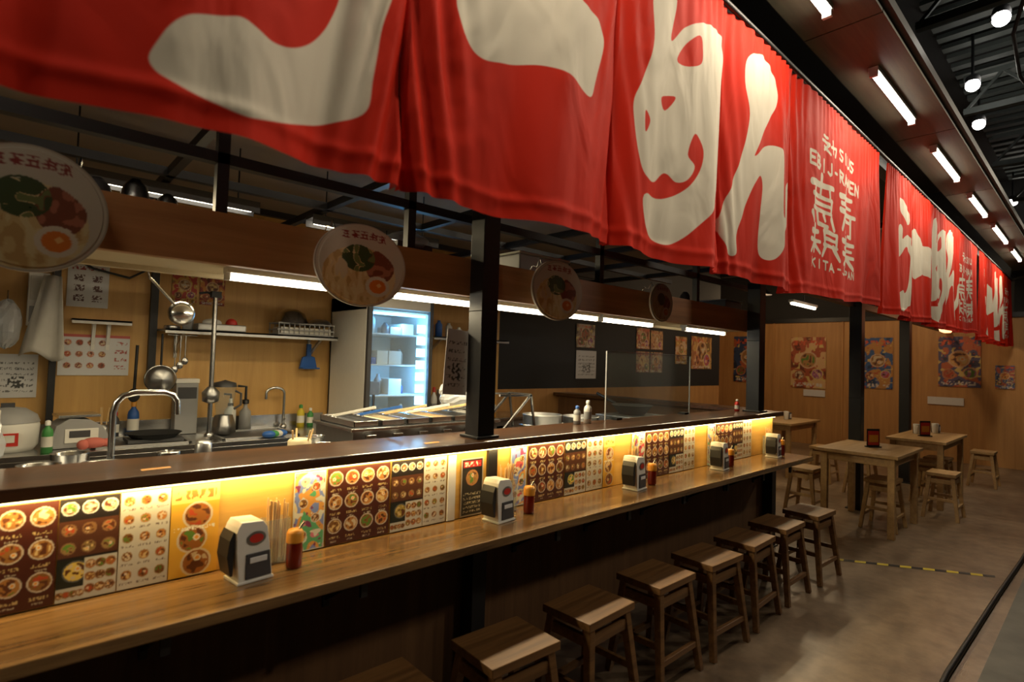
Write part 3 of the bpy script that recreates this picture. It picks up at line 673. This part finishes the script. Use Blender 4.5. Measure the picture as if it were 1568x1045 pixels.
bottle('dish_soap_bottle',1.80,4.50,.9,.03,.18,'yellow','green'); bottle('dish_soap_bottle',1.88,4.50,.9,.025,.15,'green','white')
m=MB(); m.lathe([(.001,0),(.085,0),(.08,.06),(.06,.13)],(0,0,0),'steelb',4); m.lathe([(.05,.13),(.075,.32),(.077,.33)],(0,0,0),'glass'); m.lathe([(.078,.33),(.07,.36),(.03,.37),(.001,.38)],(0,0,0),'dgrey'); m.tube([(.07,0,.30),(.11,0,.28),(.11,0,.2),(.065,0,.17)],.008,'dgrey'); m.build('blender_jug',(1.16,4.28,.914))
m=MB(); m.box((-.07,-.06,0),(.07,.06,.36),'grey'); m.box((-.06,-.065,.25),(.06,-.06,.33),'dgrey'); m.box((-.075,-.065,.36),(.075,.065,.39),'white'); m.build('water_dispenser',(.96,4.505,.903),bevel=.008)
def faucet(x,y,z,h,reach,rz=0,name='gooseneck_faucet'):
    m=MB(); m.lathe([(.001,0),(.028,0),(.028,.02),(.015,.03)],(0,0,0),'steel'); pts=[(0,0,.02),(0,0,h*.8)]
    for k in range(9):
        a=math.pi*k/8; pts.append((reach/2-reach/2*math.cos(a),0,h*.86+h*.14*math.sin(a)))
    pts.append((reach,0,h*.72)); m.tube(pts,.011,'steel',12); m.tube([(0,0,.06),(0,-.05,.08)],.007,'steel'); return m.build(name,(x,y,z),rz)
m=MB(); m.lathe([(.001,0),(.03,0),(.03,.02),(.016,.04)],(0,0,0),'steel'); m.tube([(0,0,.02),(0,0,.36),(.01,0,.40),(.03,0,.425),(.07,0,.437),(.17,0,.437),(.20,0,.425),(.215,0,.40),(.217,0,.345)],.012,'steel',12); m.tube([(0,-.01,.10),(0,-.07,.12)],.008,'steel'); m.build('prep_sink_faucet',(.315,2.62,.886))
faucet(1.66,4.50,.901,.32,-.14)
m=MB(); m.lathe([(.001,0),(.03,0),(.03,.02),(.014,.03)],(0,0,0),'steel'); m.tube([(0,0,.02),(0,0,.95)],.016,'steel',12); m.box((-.03,-.03,.95),(.03,.03,.99),'black'); m.lathe([(.001,.22),(.05,.24),(.055,.30),(.02,.34)],(0,0,0),'steelb'); m.tube([(0,0,.96),(-.05,0,.98),(-.10,0,.97)],.008,'black'); m.build('pre_rinse_sprayer_pipe',(1.04,4.16,.914))
m=MB()
R=Matrix.Rotation(math.radians(90),3,'X')
m.lathe([(.09,0),(.085,.02),(.06,.05),(.001,.065)],(0,0,0),'steelb',24,R); m.lathe([(.094,-.004),(.094,.006),(.086,.006)],(0,0,0),'steel',24,R)
m.tube([(0,0,.09),(0,0,.3)],.007,'black'); m.build('hanging_strainer',(.76,4.27,1.30))
m=MB(); m.tube([(0,0,0),(.005,0,.3)],.009,'black'); m.ball((0,0,-.03),.035,'blackm',sc=(1,.3,1.3)); m.build('hanging_spatula',(.63,4.35,1.22))
m=MB(); 
for k in range(3): m.tube([(.03*k,0,0),(.03*k,0,-.22+.03*k)],.004,'steel'); m.ball((.03*k,0,-.24+.03*k),.022,'steel',sc=(1,.4,1.2))
m.tube([(-.05,0,0),(.13,0,0)],.005,'steel'); m.build('hanging_utensils',(.86,4.38,1.60))
m=MB(); m.lathe([(.052,0),(.05,.015),(.036,.034),(.001,.045)],(0,0,0),'steel',24,R); m.lathe([(.052,0),(.048,-.001),(.03,.028),(.001,.038)],(0,0,0),'steelb',24,R); m.tube([(-.03,0,.04),(-.10,.01,.12),(-.12,.01,.14)],.006,'steel'); m.tube([(-.12,.01,.14),(-.13,.0,.17),(-.10,0,.165)],.004,'steel'); m.build('hanging_ladle',(.545,2.70,1.655))
def bowlm(name,x,y,z,r,h,mat='steel',up=False):
    m=MB(); pr=[(.001,h),(r*.35,h),(r*.75,h*.72),(r,.01),(r*1.04,0)] if not up else [(.001,0),(r*.4,0),(r*.8,h*.5),(r,h),(r*1.05,h),(r*.98,h*.98),(r*.75,h*.5),(r*.35,.01),(.001,.01)]
    m.lathe(pr,(0,0,0),mat,32); return m.build(name,(x,y,z))
b=MB(); b.box((-.22,-.1,0),(.22,.1,.012),'grey'); b.box((-.2,-.09,.013),(.2,.09,.06),'offw')
for x0 in np.linspace(-.22,.22,12): b.leg((x0,-.1,.0),(x0,-.1,.09),.006,'grey'); b.leg((x0,.1,0),(x0,.1,.09),.006,'grey')
for z in (.04,.09): b.box((-.225,-.104,z-.005),(.225,-.098,z+.005),'grey'); b.box((-.225,.098,z-.005),(.225,.104,z+.005),'grey'); b.box((-.228,-.1,z-.005),(-.222,.1,z+.005),'grey'); b.box((.222,-.1,z-.005),(.228,.1,z+.005),'grey')
b.build('storage_basket',(1.75,4.42,1.641))
bowlm('steel_mixing_bowl',1.66,4.42,1.736,.13,.11); bowlm('steel_mixing_bowl',1.90,4.45,1.736,.10,.05,'steelb')
m=MB(); m.box((-.16,-.09,0),(.16,.09,.05),'steelb'); m.ball((-.05,0,.06),.05,'white',sc=(1.3,1,.6)); m.ball((.08,0,.06),.04,'red'); m.build('food_tray',(1.14,4.42,1.641),bevel=.008)
m=MB(); m.lathe([(.001,0),(.05,0),(.05,.02),(.045,.025)],(0,0,0),'steel'); m.lathe([(.001,0),(.035,0),(.035,.14),(.03,.15)],(.1,.02,0),'grey'); m.build('steel_canisters',(.84,4.42,1.641))
m=MB(); m.prism([(-.08,0),(.08,0),(.055,.09),(.02,.10),(.018,.2),(-.018,.2),(-.02,.10),(-.055,.09)],-.01,.012,'blue'); m.box((-.08,-.05,-.008),(.08,.012,.004),'blue'); m.tube([(0,0,.19),(0,.0,.23),(0,.05,.235)],.004,'steel'); m.build('dustpan',(1.86,4.54,1.38),.2,.003)
m=MB()
for k in range(4): m.ball((.03*k,.01*k,.025),.035,('blue','green','offw','blue')[k],sc=(1.4,1,.7))
m.build('dish_cloths',(1.38,3.99,.902))
m=MB(); m.box((-.15,-.1,0),(.15,.1,.02),'dgrey'); m.lathe([(.001,.02),(.12,.02),(.15,.05),(.155,.052)],(0,0,0),'blackm',28); m.build('frying_pan',(.72,4.15,.914))
# fridge
fr=empty('glass_door_fridge',(2.05,3.9,0)); Wf,Df,Hf=.60,.66,1.98
m=MB(); m.box((0,.02,.0),(.03,Df,Hf),'white'); m.box((Wf-.03,.02,0),(Wf,Df,Hf),'offw'); m.box((0,Df-.03,0),(Wf,Df,Hf),'white'); m.box((0,.02,0),(Wf,Df,.35),'offw'); m.box((0,.02,Hf-.12),(Wf,Df,Hf),'offw')
for k in range(6):
    z=.42+.25*k; m.box((.03,.06,z),(Wf-.03,Df-.04,z+.012),'white')
m.box((0,-.02,.33),(.035,.018,Hf),'dgrey'); m.box((Wf-.035,-.02,.33),(Wf,.018,Hf),'dgrey'); m.box((.035,-.02,Hf-.10),(Wf-.035,.018,Hf),'offw'); m.box((.035,-.02,.33),(Wf-.035,.018,.38),'dgrey')
m.box((.05,-.045,.9),(.065,-.02,1.2),'steel')
m.build('fridge_cabinet',parent=fr,bevel=.004)
MB().box((.036,-.004,.381),(Wf-.036,.0,Hf-.101),'glass').build('door_glass',parent=fr)
m=MB()
for z in np.arange(.5,1.80,.10): m.box((Wf-.115,.035,z),(Wf-.04,.055,z+.07),'fled')
m.box((.05,.03,Hf-.15),(Wf-.05,.05,Hf-.13),'fled'); m.build('fridge_led',parent=fr)
point('fridge_point',(Wf/2+.05,.11,1.76),4.2,(.16,.50,1),fr,.03); point('fridge_point',(Wf/2+.1,.06,1.36),4.2,(.16,.50,1),fr,.03)
m=MB(); r=random.Random(3)
for k in range(6):
    z=.432+.25*k; x=.06
    while x<Wf-.16:
        t=r.random(); mt=r.choice(['white','blue','grey','offw','dgrey','grey','offw','blue'])
        if t<.5:
            h=r.uniform(.08,.17); m.lathe([(.001,0),(.032,0),(.032,h*.7),(.014,h*.88),(.014,h),(.001,h)],(x+.035,.16+r.random()*.1,z),mt,12); x+=.075
        else:
            w_=r.uniform(.08,.14); m.box((x,.14,z),(x+w_,.36,z+r.uniform(.05,.13)),mt); x+=w_+.01
m.build('fridge_contents',parent=fr)
m=MB(); r=random.Random(5); x=0
while x<.8:
    h=r.uniform(.08,.2); mt=r.choice(['white','red','green','offw','orange','blue'])
    m.lathe([(.001,0),(.035,0),(.035,h*.75),(.016,h*.9),(.016,h),(.001,h)],(x,0,0),mt,12); x+=r.uniform(.08,.14)
m.build('condiment_bottles',(3.0,4.45,1.701))
m=MB(); m.box((0,0,0),(1.3,.5,.9),'steelb'); m.box((-.02,-.02,.9),(1.32,.52,.93),'steel'); 
for k in range(3): m.box((.03+.43*k,-.008,.1),(.41+.43*k,0,.8),'steel')
m.build('undercounter_fridge',(2.8,4.05,0),bevel=.004)
m=MB(); m.box((0,0,0),(.36,.3,.26),'grey'); m.box((.03,-.01,.03),(.26,0,.23),'dgrey'); m.box((.28,-.01,.03),(.34,0,.23),'blackm'); m.build('microwave_oven',(3.1,4.15,.931),bevel=.01)
bottle('squirt_bottle',2.90,4.2,.93,.03,.30,'white','red'); bottle('squirt_bottle',3.0,4.2,.93,.03,.32,'white','blue'); bottle('squirt_bottle',3.6,4.18,.93,.03,.24,'orange','red')
# steam trays behind ledge
tr=empty('topping_tray_station',(1.22,2.42,.886)); m=MB(); m.box((0,0,0),(.90,.42,.25),'steelb'); m.box((-.015,-.015,.25),(.915,.435,.265),'steel')
for k in range(6): 
    x0=.012+.148*k; m.box((x0,.02,.265),(x0+.135,.40,.272),'steelb')
    for (a0,b0,a1,b1) in ((0,.02,.135,.03),(0,.39,.135,.40),(0,.02,.008,.40),(.127,.02,.135,.40)): m.box((x0+a0,b0,.265),(x0+a1,b1,.296),'steel')
    m.box((x0+.01,.03,.272),(x0+.125,.39,.277),['dgrey','cream','steelb','chop','dgrey','offw'][k])
    m.box((x0+.03,-.012,.16),(x0+.09,-.008,.20),'paper'); m.box((x0+.04,-.04,.22),(x0+.09,-.015,.235),'steel')
    m.leg((x0+.02,.36,.285),(x0+.11,.02,.36),.014,['offw','blue','chop','white','chop','steel'][k]); m.ball((x0+.03,.32,.285),.028,'steel',10,(1,1,.5))
m.build('tray_body',parent=tr,bevel=.003)
m=MB(); m.ball((0,0,.06),.08,'bag',16,(1.2,.8,.7),.2,1); m.ball((.08,.02,.06),.05,'bag',14,(1,1,.9),.2,2); m.ball((-.04,.03,.11),.035,'bag',12,(1.2,.8,1.2),.2,3); m.build('clear_vegetable_bag',(1.95,2.62,1.20))
m=MB(); m.lathe([(.001,0),(.045,0),(.055,.12),(.057,.122),(.05,.12),(.001,.115)],(0,0,0),'cream'); 
for k in range(4): m.tube([(.02*math.cos(k*1.7),.02*math.sin(k*1.7),.05),(.05*math.cos(k*1.7)+.01,.05*math.sin(k*1.7),.21)],.004,'chop')
m.lathe([(.05,.12),(.05,.16),(.04,.17),(.001,.172)],(.0,0,0),'cream'); m.build('spoon_holder_cup',(.98,2.45,.950))
MB().box((.85,2.36,.886),(1.12,2.6,.949),'steelb').build('steel_riser',bevel=.003)
for x,y,h in ((1.07,2.40,.15),(1.075,2.50,.17),(.80,2.66,.05),(.78,2.76,.05)): bowlm('steel_bowl',x,y,.886 if x<.85 else .95,.04,h,'steel',True)
m=MB(); m.box((0,0,0),(.30,.22,.17),'dgrey'); m.box((.02,.02,.17),(.28,.2,.18),'steel'); m.lathe([(.001,.18),(.035,.18),(.04,.22),(.036,.22),(.001,.2)],(.08,.1,0),'steel'); m.lathe([(.001,.18),(.03,.18),(.03,.24),(.02,.25),(.001,.25)],(.2,.1,0),'steelb'); m.build('countertop_soup_warmer',(.40,2.37,.886),bevel=.006)
for i,(x,y) in enumerate(((.10,2.5),(.20,2.72),(.27,2.45))):
    m=MB(); m.lathe([(.001,0),(.05,0),(.06,.20),(.063,.203),(.05,.20),(.04,.03),(.001,.03)],(0,0,0),'steel'); m.build('steel_container',(x,y,.886))
m=MB(); m.ball((0,0,.12),.09,'bag',18,(.9,.9,1.2),.2,5); m.ball((-.02,.02,.29),.08,'bag',16,(1,.9,1.3),.25,6); m.tube([(0,0,.01),(0,0,.40)],.045,'offw',16); m.build('paper_towel_roll',(-.05,2.42,.886))
def pot(x,y,z,r,h,name='stock_pot'):
    m=MB(); m.lathe([(.001,0),(r,0),(r,h),(r*1.03,h),(r*1.03,h+.006),(r*.97,h+.006),(r*.96,.02),(.001,.02)],(0,0,0),'steelb',32)
    for s_ in(-1,1): m.tube([(s_*r,-.04,h*.75),(s_*(r+.04),-.035,h*.77),(s_*(r+.04),.035,h*.77),(s_*r,.04,h*.75)],.006,'steel')
    return m.build(name,(x,y,z))
pot(2.68,2.60,.886,.13,.25); pot(3.08,2.60,.886,.13,.22)
m=MB(); m.box((0,0,0),(.5,.4,.2),'dgrey'); m.box((.02,.02,.2),(.48,.38,.215),'steelb'); m.lathe([(.001,.21),(.1,.22),(.16,.29),(.165,.29)],(.25,.2,0),'blackm',28); m.tube([(.25,.36,.29),(.25,.55,.36)],.012,'black'); m.build('gas_stove_with_wok',(3.4,2.36,.886),bevel=.004)
m=MB(); m.ball((0,0,0),.10,'blackm',20,(1,.5,1)); m.lathe([(.11,-.05),(.11,.05)],(0,0,0),'dgrey',24,R); m.box((-.02,-.02,-.3),(.02,.02,-.09),'blackm'); m.box((-.1,-.08,-.318),(.1,.08,-.3),'blackm'); m.tube([(-.1,.0,.08),(0,0,.14),(.12,0,.1)],.01,'offw'); m.build('desk_fan',(2.60,3.4,1.25))
MB().box((2.35,3.2,0),(2.85,3.6,.93),'steelb').build('kitchen_cabinet',bevel=.004)
m=MB()
for yy in (0,.2): m.leg((0,yy,0),(.24,yy,.22),.012,'steel'); m.leg((.24,yy,.22),(.28,yy,.0),.012,'steel'); m.leg((-.02,yy,.22),(.24,yy,.215),.012,'steel')
m.leg((0,0,0),(0,.2,0),.012,'steel'); m.leg((.24,0,.22),(.24,.2,.22),.012,'steel'); m.build('strainer_rack',(2.18,2.45,1.067))
MB().box((2.15,2.35,.886),(2.45,2.75,1.06),'steelb').box((2.14,2.34,1.045),(2.46,2.76,1.06),'steel').build('noodle_boiler',bevel=.004)
bottle('squeeze_bottle',2.56,2.19,1.125,.022,.11,'grey','blue'); bottle('squeeze_bottle',2.66,2.19,1.125,.024,.14,'white','white'); bottle('squeeze_bottle',4.60,2.16,1.125,.02,.1,'red','white')
for x in (.32,1.35): 
    m=MB(); m.add([(0,0,0),(.08,.01,0),(.08,.025,.002),(.0,.02,.002)],[(0,1,2,3)],'orange'); m.build('order_ticket',(x,2.0,1.1265))
for x,y,rr,hh,mt in ((.20,2.34,.05,.08,'dgrey'),(.31,2.34,.05,.10,'steel'),(.41,2.34,.04,.07,'steel'),(.10,2.34,.04,.07,'grey'),(2.0,2.38,.045,.08,'dgrey'),(4.05,2.35,.05,.1,'dgrey')):
    bowlm('stacked_bowl',x,y,1.997,rr,hh,mt)
m=MB(); m.ball((0,0,.07),.07,'bag',16,(1.7,1,.8),.15,8); m.box((-.1,-.06,0),(.1,.06,.06),'dgrey'); m.build('plastic_bag_bundle',(1.46,2.38,2.0))
m=MB(); m.box((0,0,0),(.42,.25,.12),'grey'); m.box((-.01,-.01,.12),(.43,.26,.135),'offw'); m.build('storage_box',(2.15,2.3,1.997),bevel=.01)
m=MB(); m.box((0,0,0),(.3,.25,.09),'dgrey'); m.box((-.01,-.01,.09),(.31,.26,.1),'grey'); m.build('storage_box',(4.65,2.3,1.997),bevel=.01)

# ------------------------------------------------------------------ counter top items
def napkin(x):
    m=MB()
    prof=[(-.05,0),(.055,0),(.055,.02),(.045,.10),(.035,.165),(.02,.185),(-.045,.19),(-.055,.175),(-.06,.16),(-.058,.10),(-.05,.02)]
    m.prism(prof,-.045,.045,'white')
    m.prism([(-.072,.03),(-.064,.03),(-.062,.16),(-.066,.165),(-.078,.14),(-.084,.09)],-.038,.038,'black')
    m.prism([(-.03,.012),(.052,.012),(.044,.09),(-.03,.09)],-.049,-.045,'dgrey')
    m.box((-.055,-.05,0),(.06,.05,.008),'white')
    m.box((-.02,-.052,.06),(.035,-.048,.078),'paper')
    N=20
    m.add([(.0+.03*math.cos(2*math.pi*k/N),-.047,.135+.022*math.sin(2*math.pi*k/N)) for k in range(N)],[tuple(range(N))],'steelb')
    m.add([(.0+.022*math.cos(2*math.pi*k/N),-.048,.135+.014*math.sin(2*math.pi*k/N)) for k in range(N)],[tuple(range(N))],'red')
    m.build('napkin_dispenser',(x,1.865,.781),.12,.012)
def sauce(x):
    m=MB(); m.lathe([(.001,0),(.024,0),(.026,.01),(.026,.07),(.024,.085)],(0,0,0),'sauce'); m.lathe([(.0275,.085),(.0275,.115),(.022,.125),(.001,.127)],(0,0,0),'orange'); m.tube([(.01,0,.12),(.03,0,.145)],.004,'steel'); m.build('sauce_jar',(x,1.865,.781))
def chopbox(x):
    m=MB(); m.box((-.042,-.026,0),(.042,.026,.004),'steel'); m.box((-.042,-.026,0),(-.039,.026,.15),'glass'); m.box((.039,-.026,0),(.042,.026,.15),'glass'); m.box((-.042,-.026,0),(.042,-.023,.15),'glass'); m.box((-.042,.023,0),(.042,.026,.15),'glass')
    rr=random.Random(int(x*10))
    for k in range(22):
        a=rr.uniform(-.030,.030); b_=rr.uniform(-.016,.016); m.tube([(a,b_,.005),(a+rr.uniform(-.006,.006),b_+rr.uniform(-.005,.005),.205+rr.uniform(-.01,.02))],.0028,'chop',5)
    m.build('chopstick_box',(x,1.950,.781))
for x in (.60,1.66,2.70,3.72,4.63): napkin(x)
for x in (.745,1.85,2.88,3.88,4.79): sauce(x)
for x in (.71,1.785,2.81,3.81,4.73): chopbox(x)

# ------------------------------------------------------------------ stools
def stool(x,y,h=.47,rz=0,mat='stool'):
    m=MB(); W=.16;D=.125
    m.box((-W,-D,h-.032),(W,D,h),mat)
    T=h-.032
    c=[(-1,-1),(1,-1),(1,1),(-1,1)]
    top=[(a*(W-.035),b*(D-.03),T) for a,b in c]; bot=[(a*(W+.015),b*(D+.02),0) for a,b in c]
    for p,q in zip(top,bot): m.leg(q,p,.03,mat,.036)
    def at(i,z):
        f_=z/T; return tuple(bot[i][k]+(top[i][k]-bot[i][k])*f_ for k in range(3))
    for i,j,z in ((0,1,.385),(2,3,.385),(1,2,.385),(3,0,.385),(0,1,.13),(2,3,.13),(1,2,.20),(3,0,.20)):
        p=at(i,z);q=at(j,z); hh=.045 if z>.3 else .028
        P0=Vector(p);Q0=Vector(q); d=(Q0-P0).normalized(); n_=Vector((-d.y,d.x,0))*.011
        vs=[P0+n_+Vector((0,0,-hh/2)),P0-n_+Vector((0,0,-hh/2)),Q0-n_+Vector((0,0,-hh/2)),Q0+n_+Vector((0,0,-hh/2))]
        vs+=[v+Vector((0,0,hh)) for v in vs]
        m.add(vs,[(0,1,2,3),(7,6,5,4),(0,4,5,1),(1,5,6,2),(2,6,7,3),(3,7,4,0)],mat)
    return m.build('wooden_stool',(x,y,0),rz,.003)
for i,x in enumerate((-.15,.38,.89,1.40,1.89,2.42,2.89,3.37,3.87,4.40)): stool(x,1.52+.01*((i*7)%3-1),rz=.04*((i*5)%3-1))
def table(x0,x1,y0,y1):
    m=MB(); h=.75; m.box((x0,y0,h-.03),(x1,y1,h),'table')
    for x in (x0+.07,x1-.07):
        for y in (y0+.06,y1-.06): m.leg((x,y,0),(x,y,h-.03),.055,'table')
    for y in (y0+.06,y1-.06): m.box((x0+.07,y-.01,h-.11),(x1-.07,y+.01,h-.03),'table')
    for x in (x0+.07,x1-.07): m.box((x-.01,y0+.06,h-.11),(x+.01,y1-.06,h-.03),'table')
    return m.build('wooden_dining_table',bevel=.003)
table(5.83,6.80,1.28,1.95); table(7.55,8.85,1.22,1.78); table(7.9,9.0,2.95,3.5)
for x,y in ((6.3,1.50),(6.3,2.20),(8.0,1.45),(8.5,1.45),(9.8,1.18),(7.85,2.1),(8.2,2.65),(8.6,3.8),(7.3,1.2)): stool(x,y,.47,0,'table')
def cup(x,y,z):
    m=MB(); m.lathe([(.001,0),(.03,0),(.038,.12),(.034,.12),(.001,.11)],(0,0,0),'white'); m.box((.05,-.03,0),(.13,.05,.1),'dgrey'); m.box((.06,-.034,.02),(.12,-.03,.08),'paper'); m.build('table_condiment_holder',(x,y,z),0,.004)
for x,y in ((6.55,1.66),(8.25,1.62),(8.5,3.25),(8.6,1.5)):
    cup(x,y,.751)
for x,y in ((6.35,1.6),(8.05,1.5)):
    m=MB(); m.box((-.07,-.002,0),(.07,.002,.18),'black'); m.box((-.06,-.004,.02),(.06,-.002,.16),'red'); m.box((-.05,-.006,.05),(.05,-.004,.12),'orange'); m.box((-.07,-.03,0),(.07,.03,.01),'black'); m.build('table_menu_card',(x,y,.751),-.6)
e=empty('paper_lantern',(9.3,1.5,2.25)); m=MB(); m.lathe([(.04,-.2),(.08,-.18),(.1,-.1),(.1,.1),(.08,.18),(.04,.2)],(0,0,0),'lantern',20); m.lathe([(.05,.2),(.05,.22),(.001,.22)],(0,0,0),'black'); m.cyl((0,0,.2),(0,0,.86),.005,'black'); m.build('lantern_body',parent=e)
e=empty('dining_tube_light',(7.3,2.6,2.3)); m=MB(); m.box((-.4,-.03,0),(.4,.03,.03),'white'); m.tube([(-.38,0,-.015),(.38,0,-.015)],.015,'tube'); m.cyl((0,0,.03),(0,0,.81),.008,'black'); m.build('tube_fixture',parent=e); area('tube_area',(0,0,-.04),.75,.05,11,(1,.78,.46),e)
for x,y in ((8.2,3.2),(10.3,2.2),(10.4,4.4)):
    e=empty('pendant_lamp',(x,y,2.9)); m=MB(); m.cyl((0,0,.05),(0,0,.2 if x<9 else 1.8),.006,'black'); m.lathe([(.02,.08),(.05,.06),(.13,-.03),(.135,-.035)],(0,0,0),'black'); m.ball((0,0,-.01),.035,'lantern'); m.build('pendant_body',parent=e)
    point('pendant_bulb',(0,0,-.06),27,(1,.70,.40),e,.04)

# ------------------------------------------------------------------ added unseen fill spots aimed at the banners
for i,(x,y,tx,pw) in enumerate(((2.9,-1.3,1.3,150),(4.7,-1.1,2.9,165),(6.6,-1.0,4.6,165),(8.7,-.9,6.4,160),(10.8,-.9,9.0,130))):
    e=empty('added_banner_spot',(x,y,3.95))
    m=MB(); m.cyl((0,0,.07),(0,0,.6),.015,'black'); m.lathe([(.001,.08),(.03,.08),(.06,.05),(.065,-.06)],(0,0,0),'black'); m.build('added_spot_head',parent=e)
    spot('added_banner_lamp',(0,0,-.08),(tx-x,1.1-y,2.55-3.95),pw,(1,.86,.65),56,1.0,e,.10)

wd=bpy.data.worlds.new('World'); sc.world=wd; wd.use_nodes=True
bg=wd.node_tree.nodes['Background']; bg.inputs[0].default_value=(1,.75,.5,1); bg.inputs[1].default_value=.012

# camera
f=860.0; yaw=47.5; pitch=1.97; roll=1.8
a=math.radians(yaw); p=math.radians(pitch); rr=math.radians(roll)
fw=Vector((math.cos(a)*math.cos(p), math.sin(a)*math.cos(p), math.sin(p)))
rt=Vector((math.sin(a),-math.cos(a),0)); up=rt.cross(fw)
rt2=rt*math.cos(rr)+up*math.sin(rr); up2=-rt*math.sin(rr)+up*math.cos(rr)
cd=bpy.data.cameras.new('Camera'); cam=bpy.data.objects.new('Camera',cd); sc.collection.objects.link(cam)
cam.matrix_world=Matrix(((rt2.x,up2.x,-fw.x,0),(rt2.y,up2.y,-fw.y,0),(rt2.z,up2.z,-fw.z,1.5),(0,0,0,1)))
cd.sensor_width=36; cd.lens=36*f/1600; cd.clip_start=.05
cd.dof.use_dof=True; cd.dof.focus_distance=3.6; cd.dof.aperture_fstop=2.4
sc.camera=cam
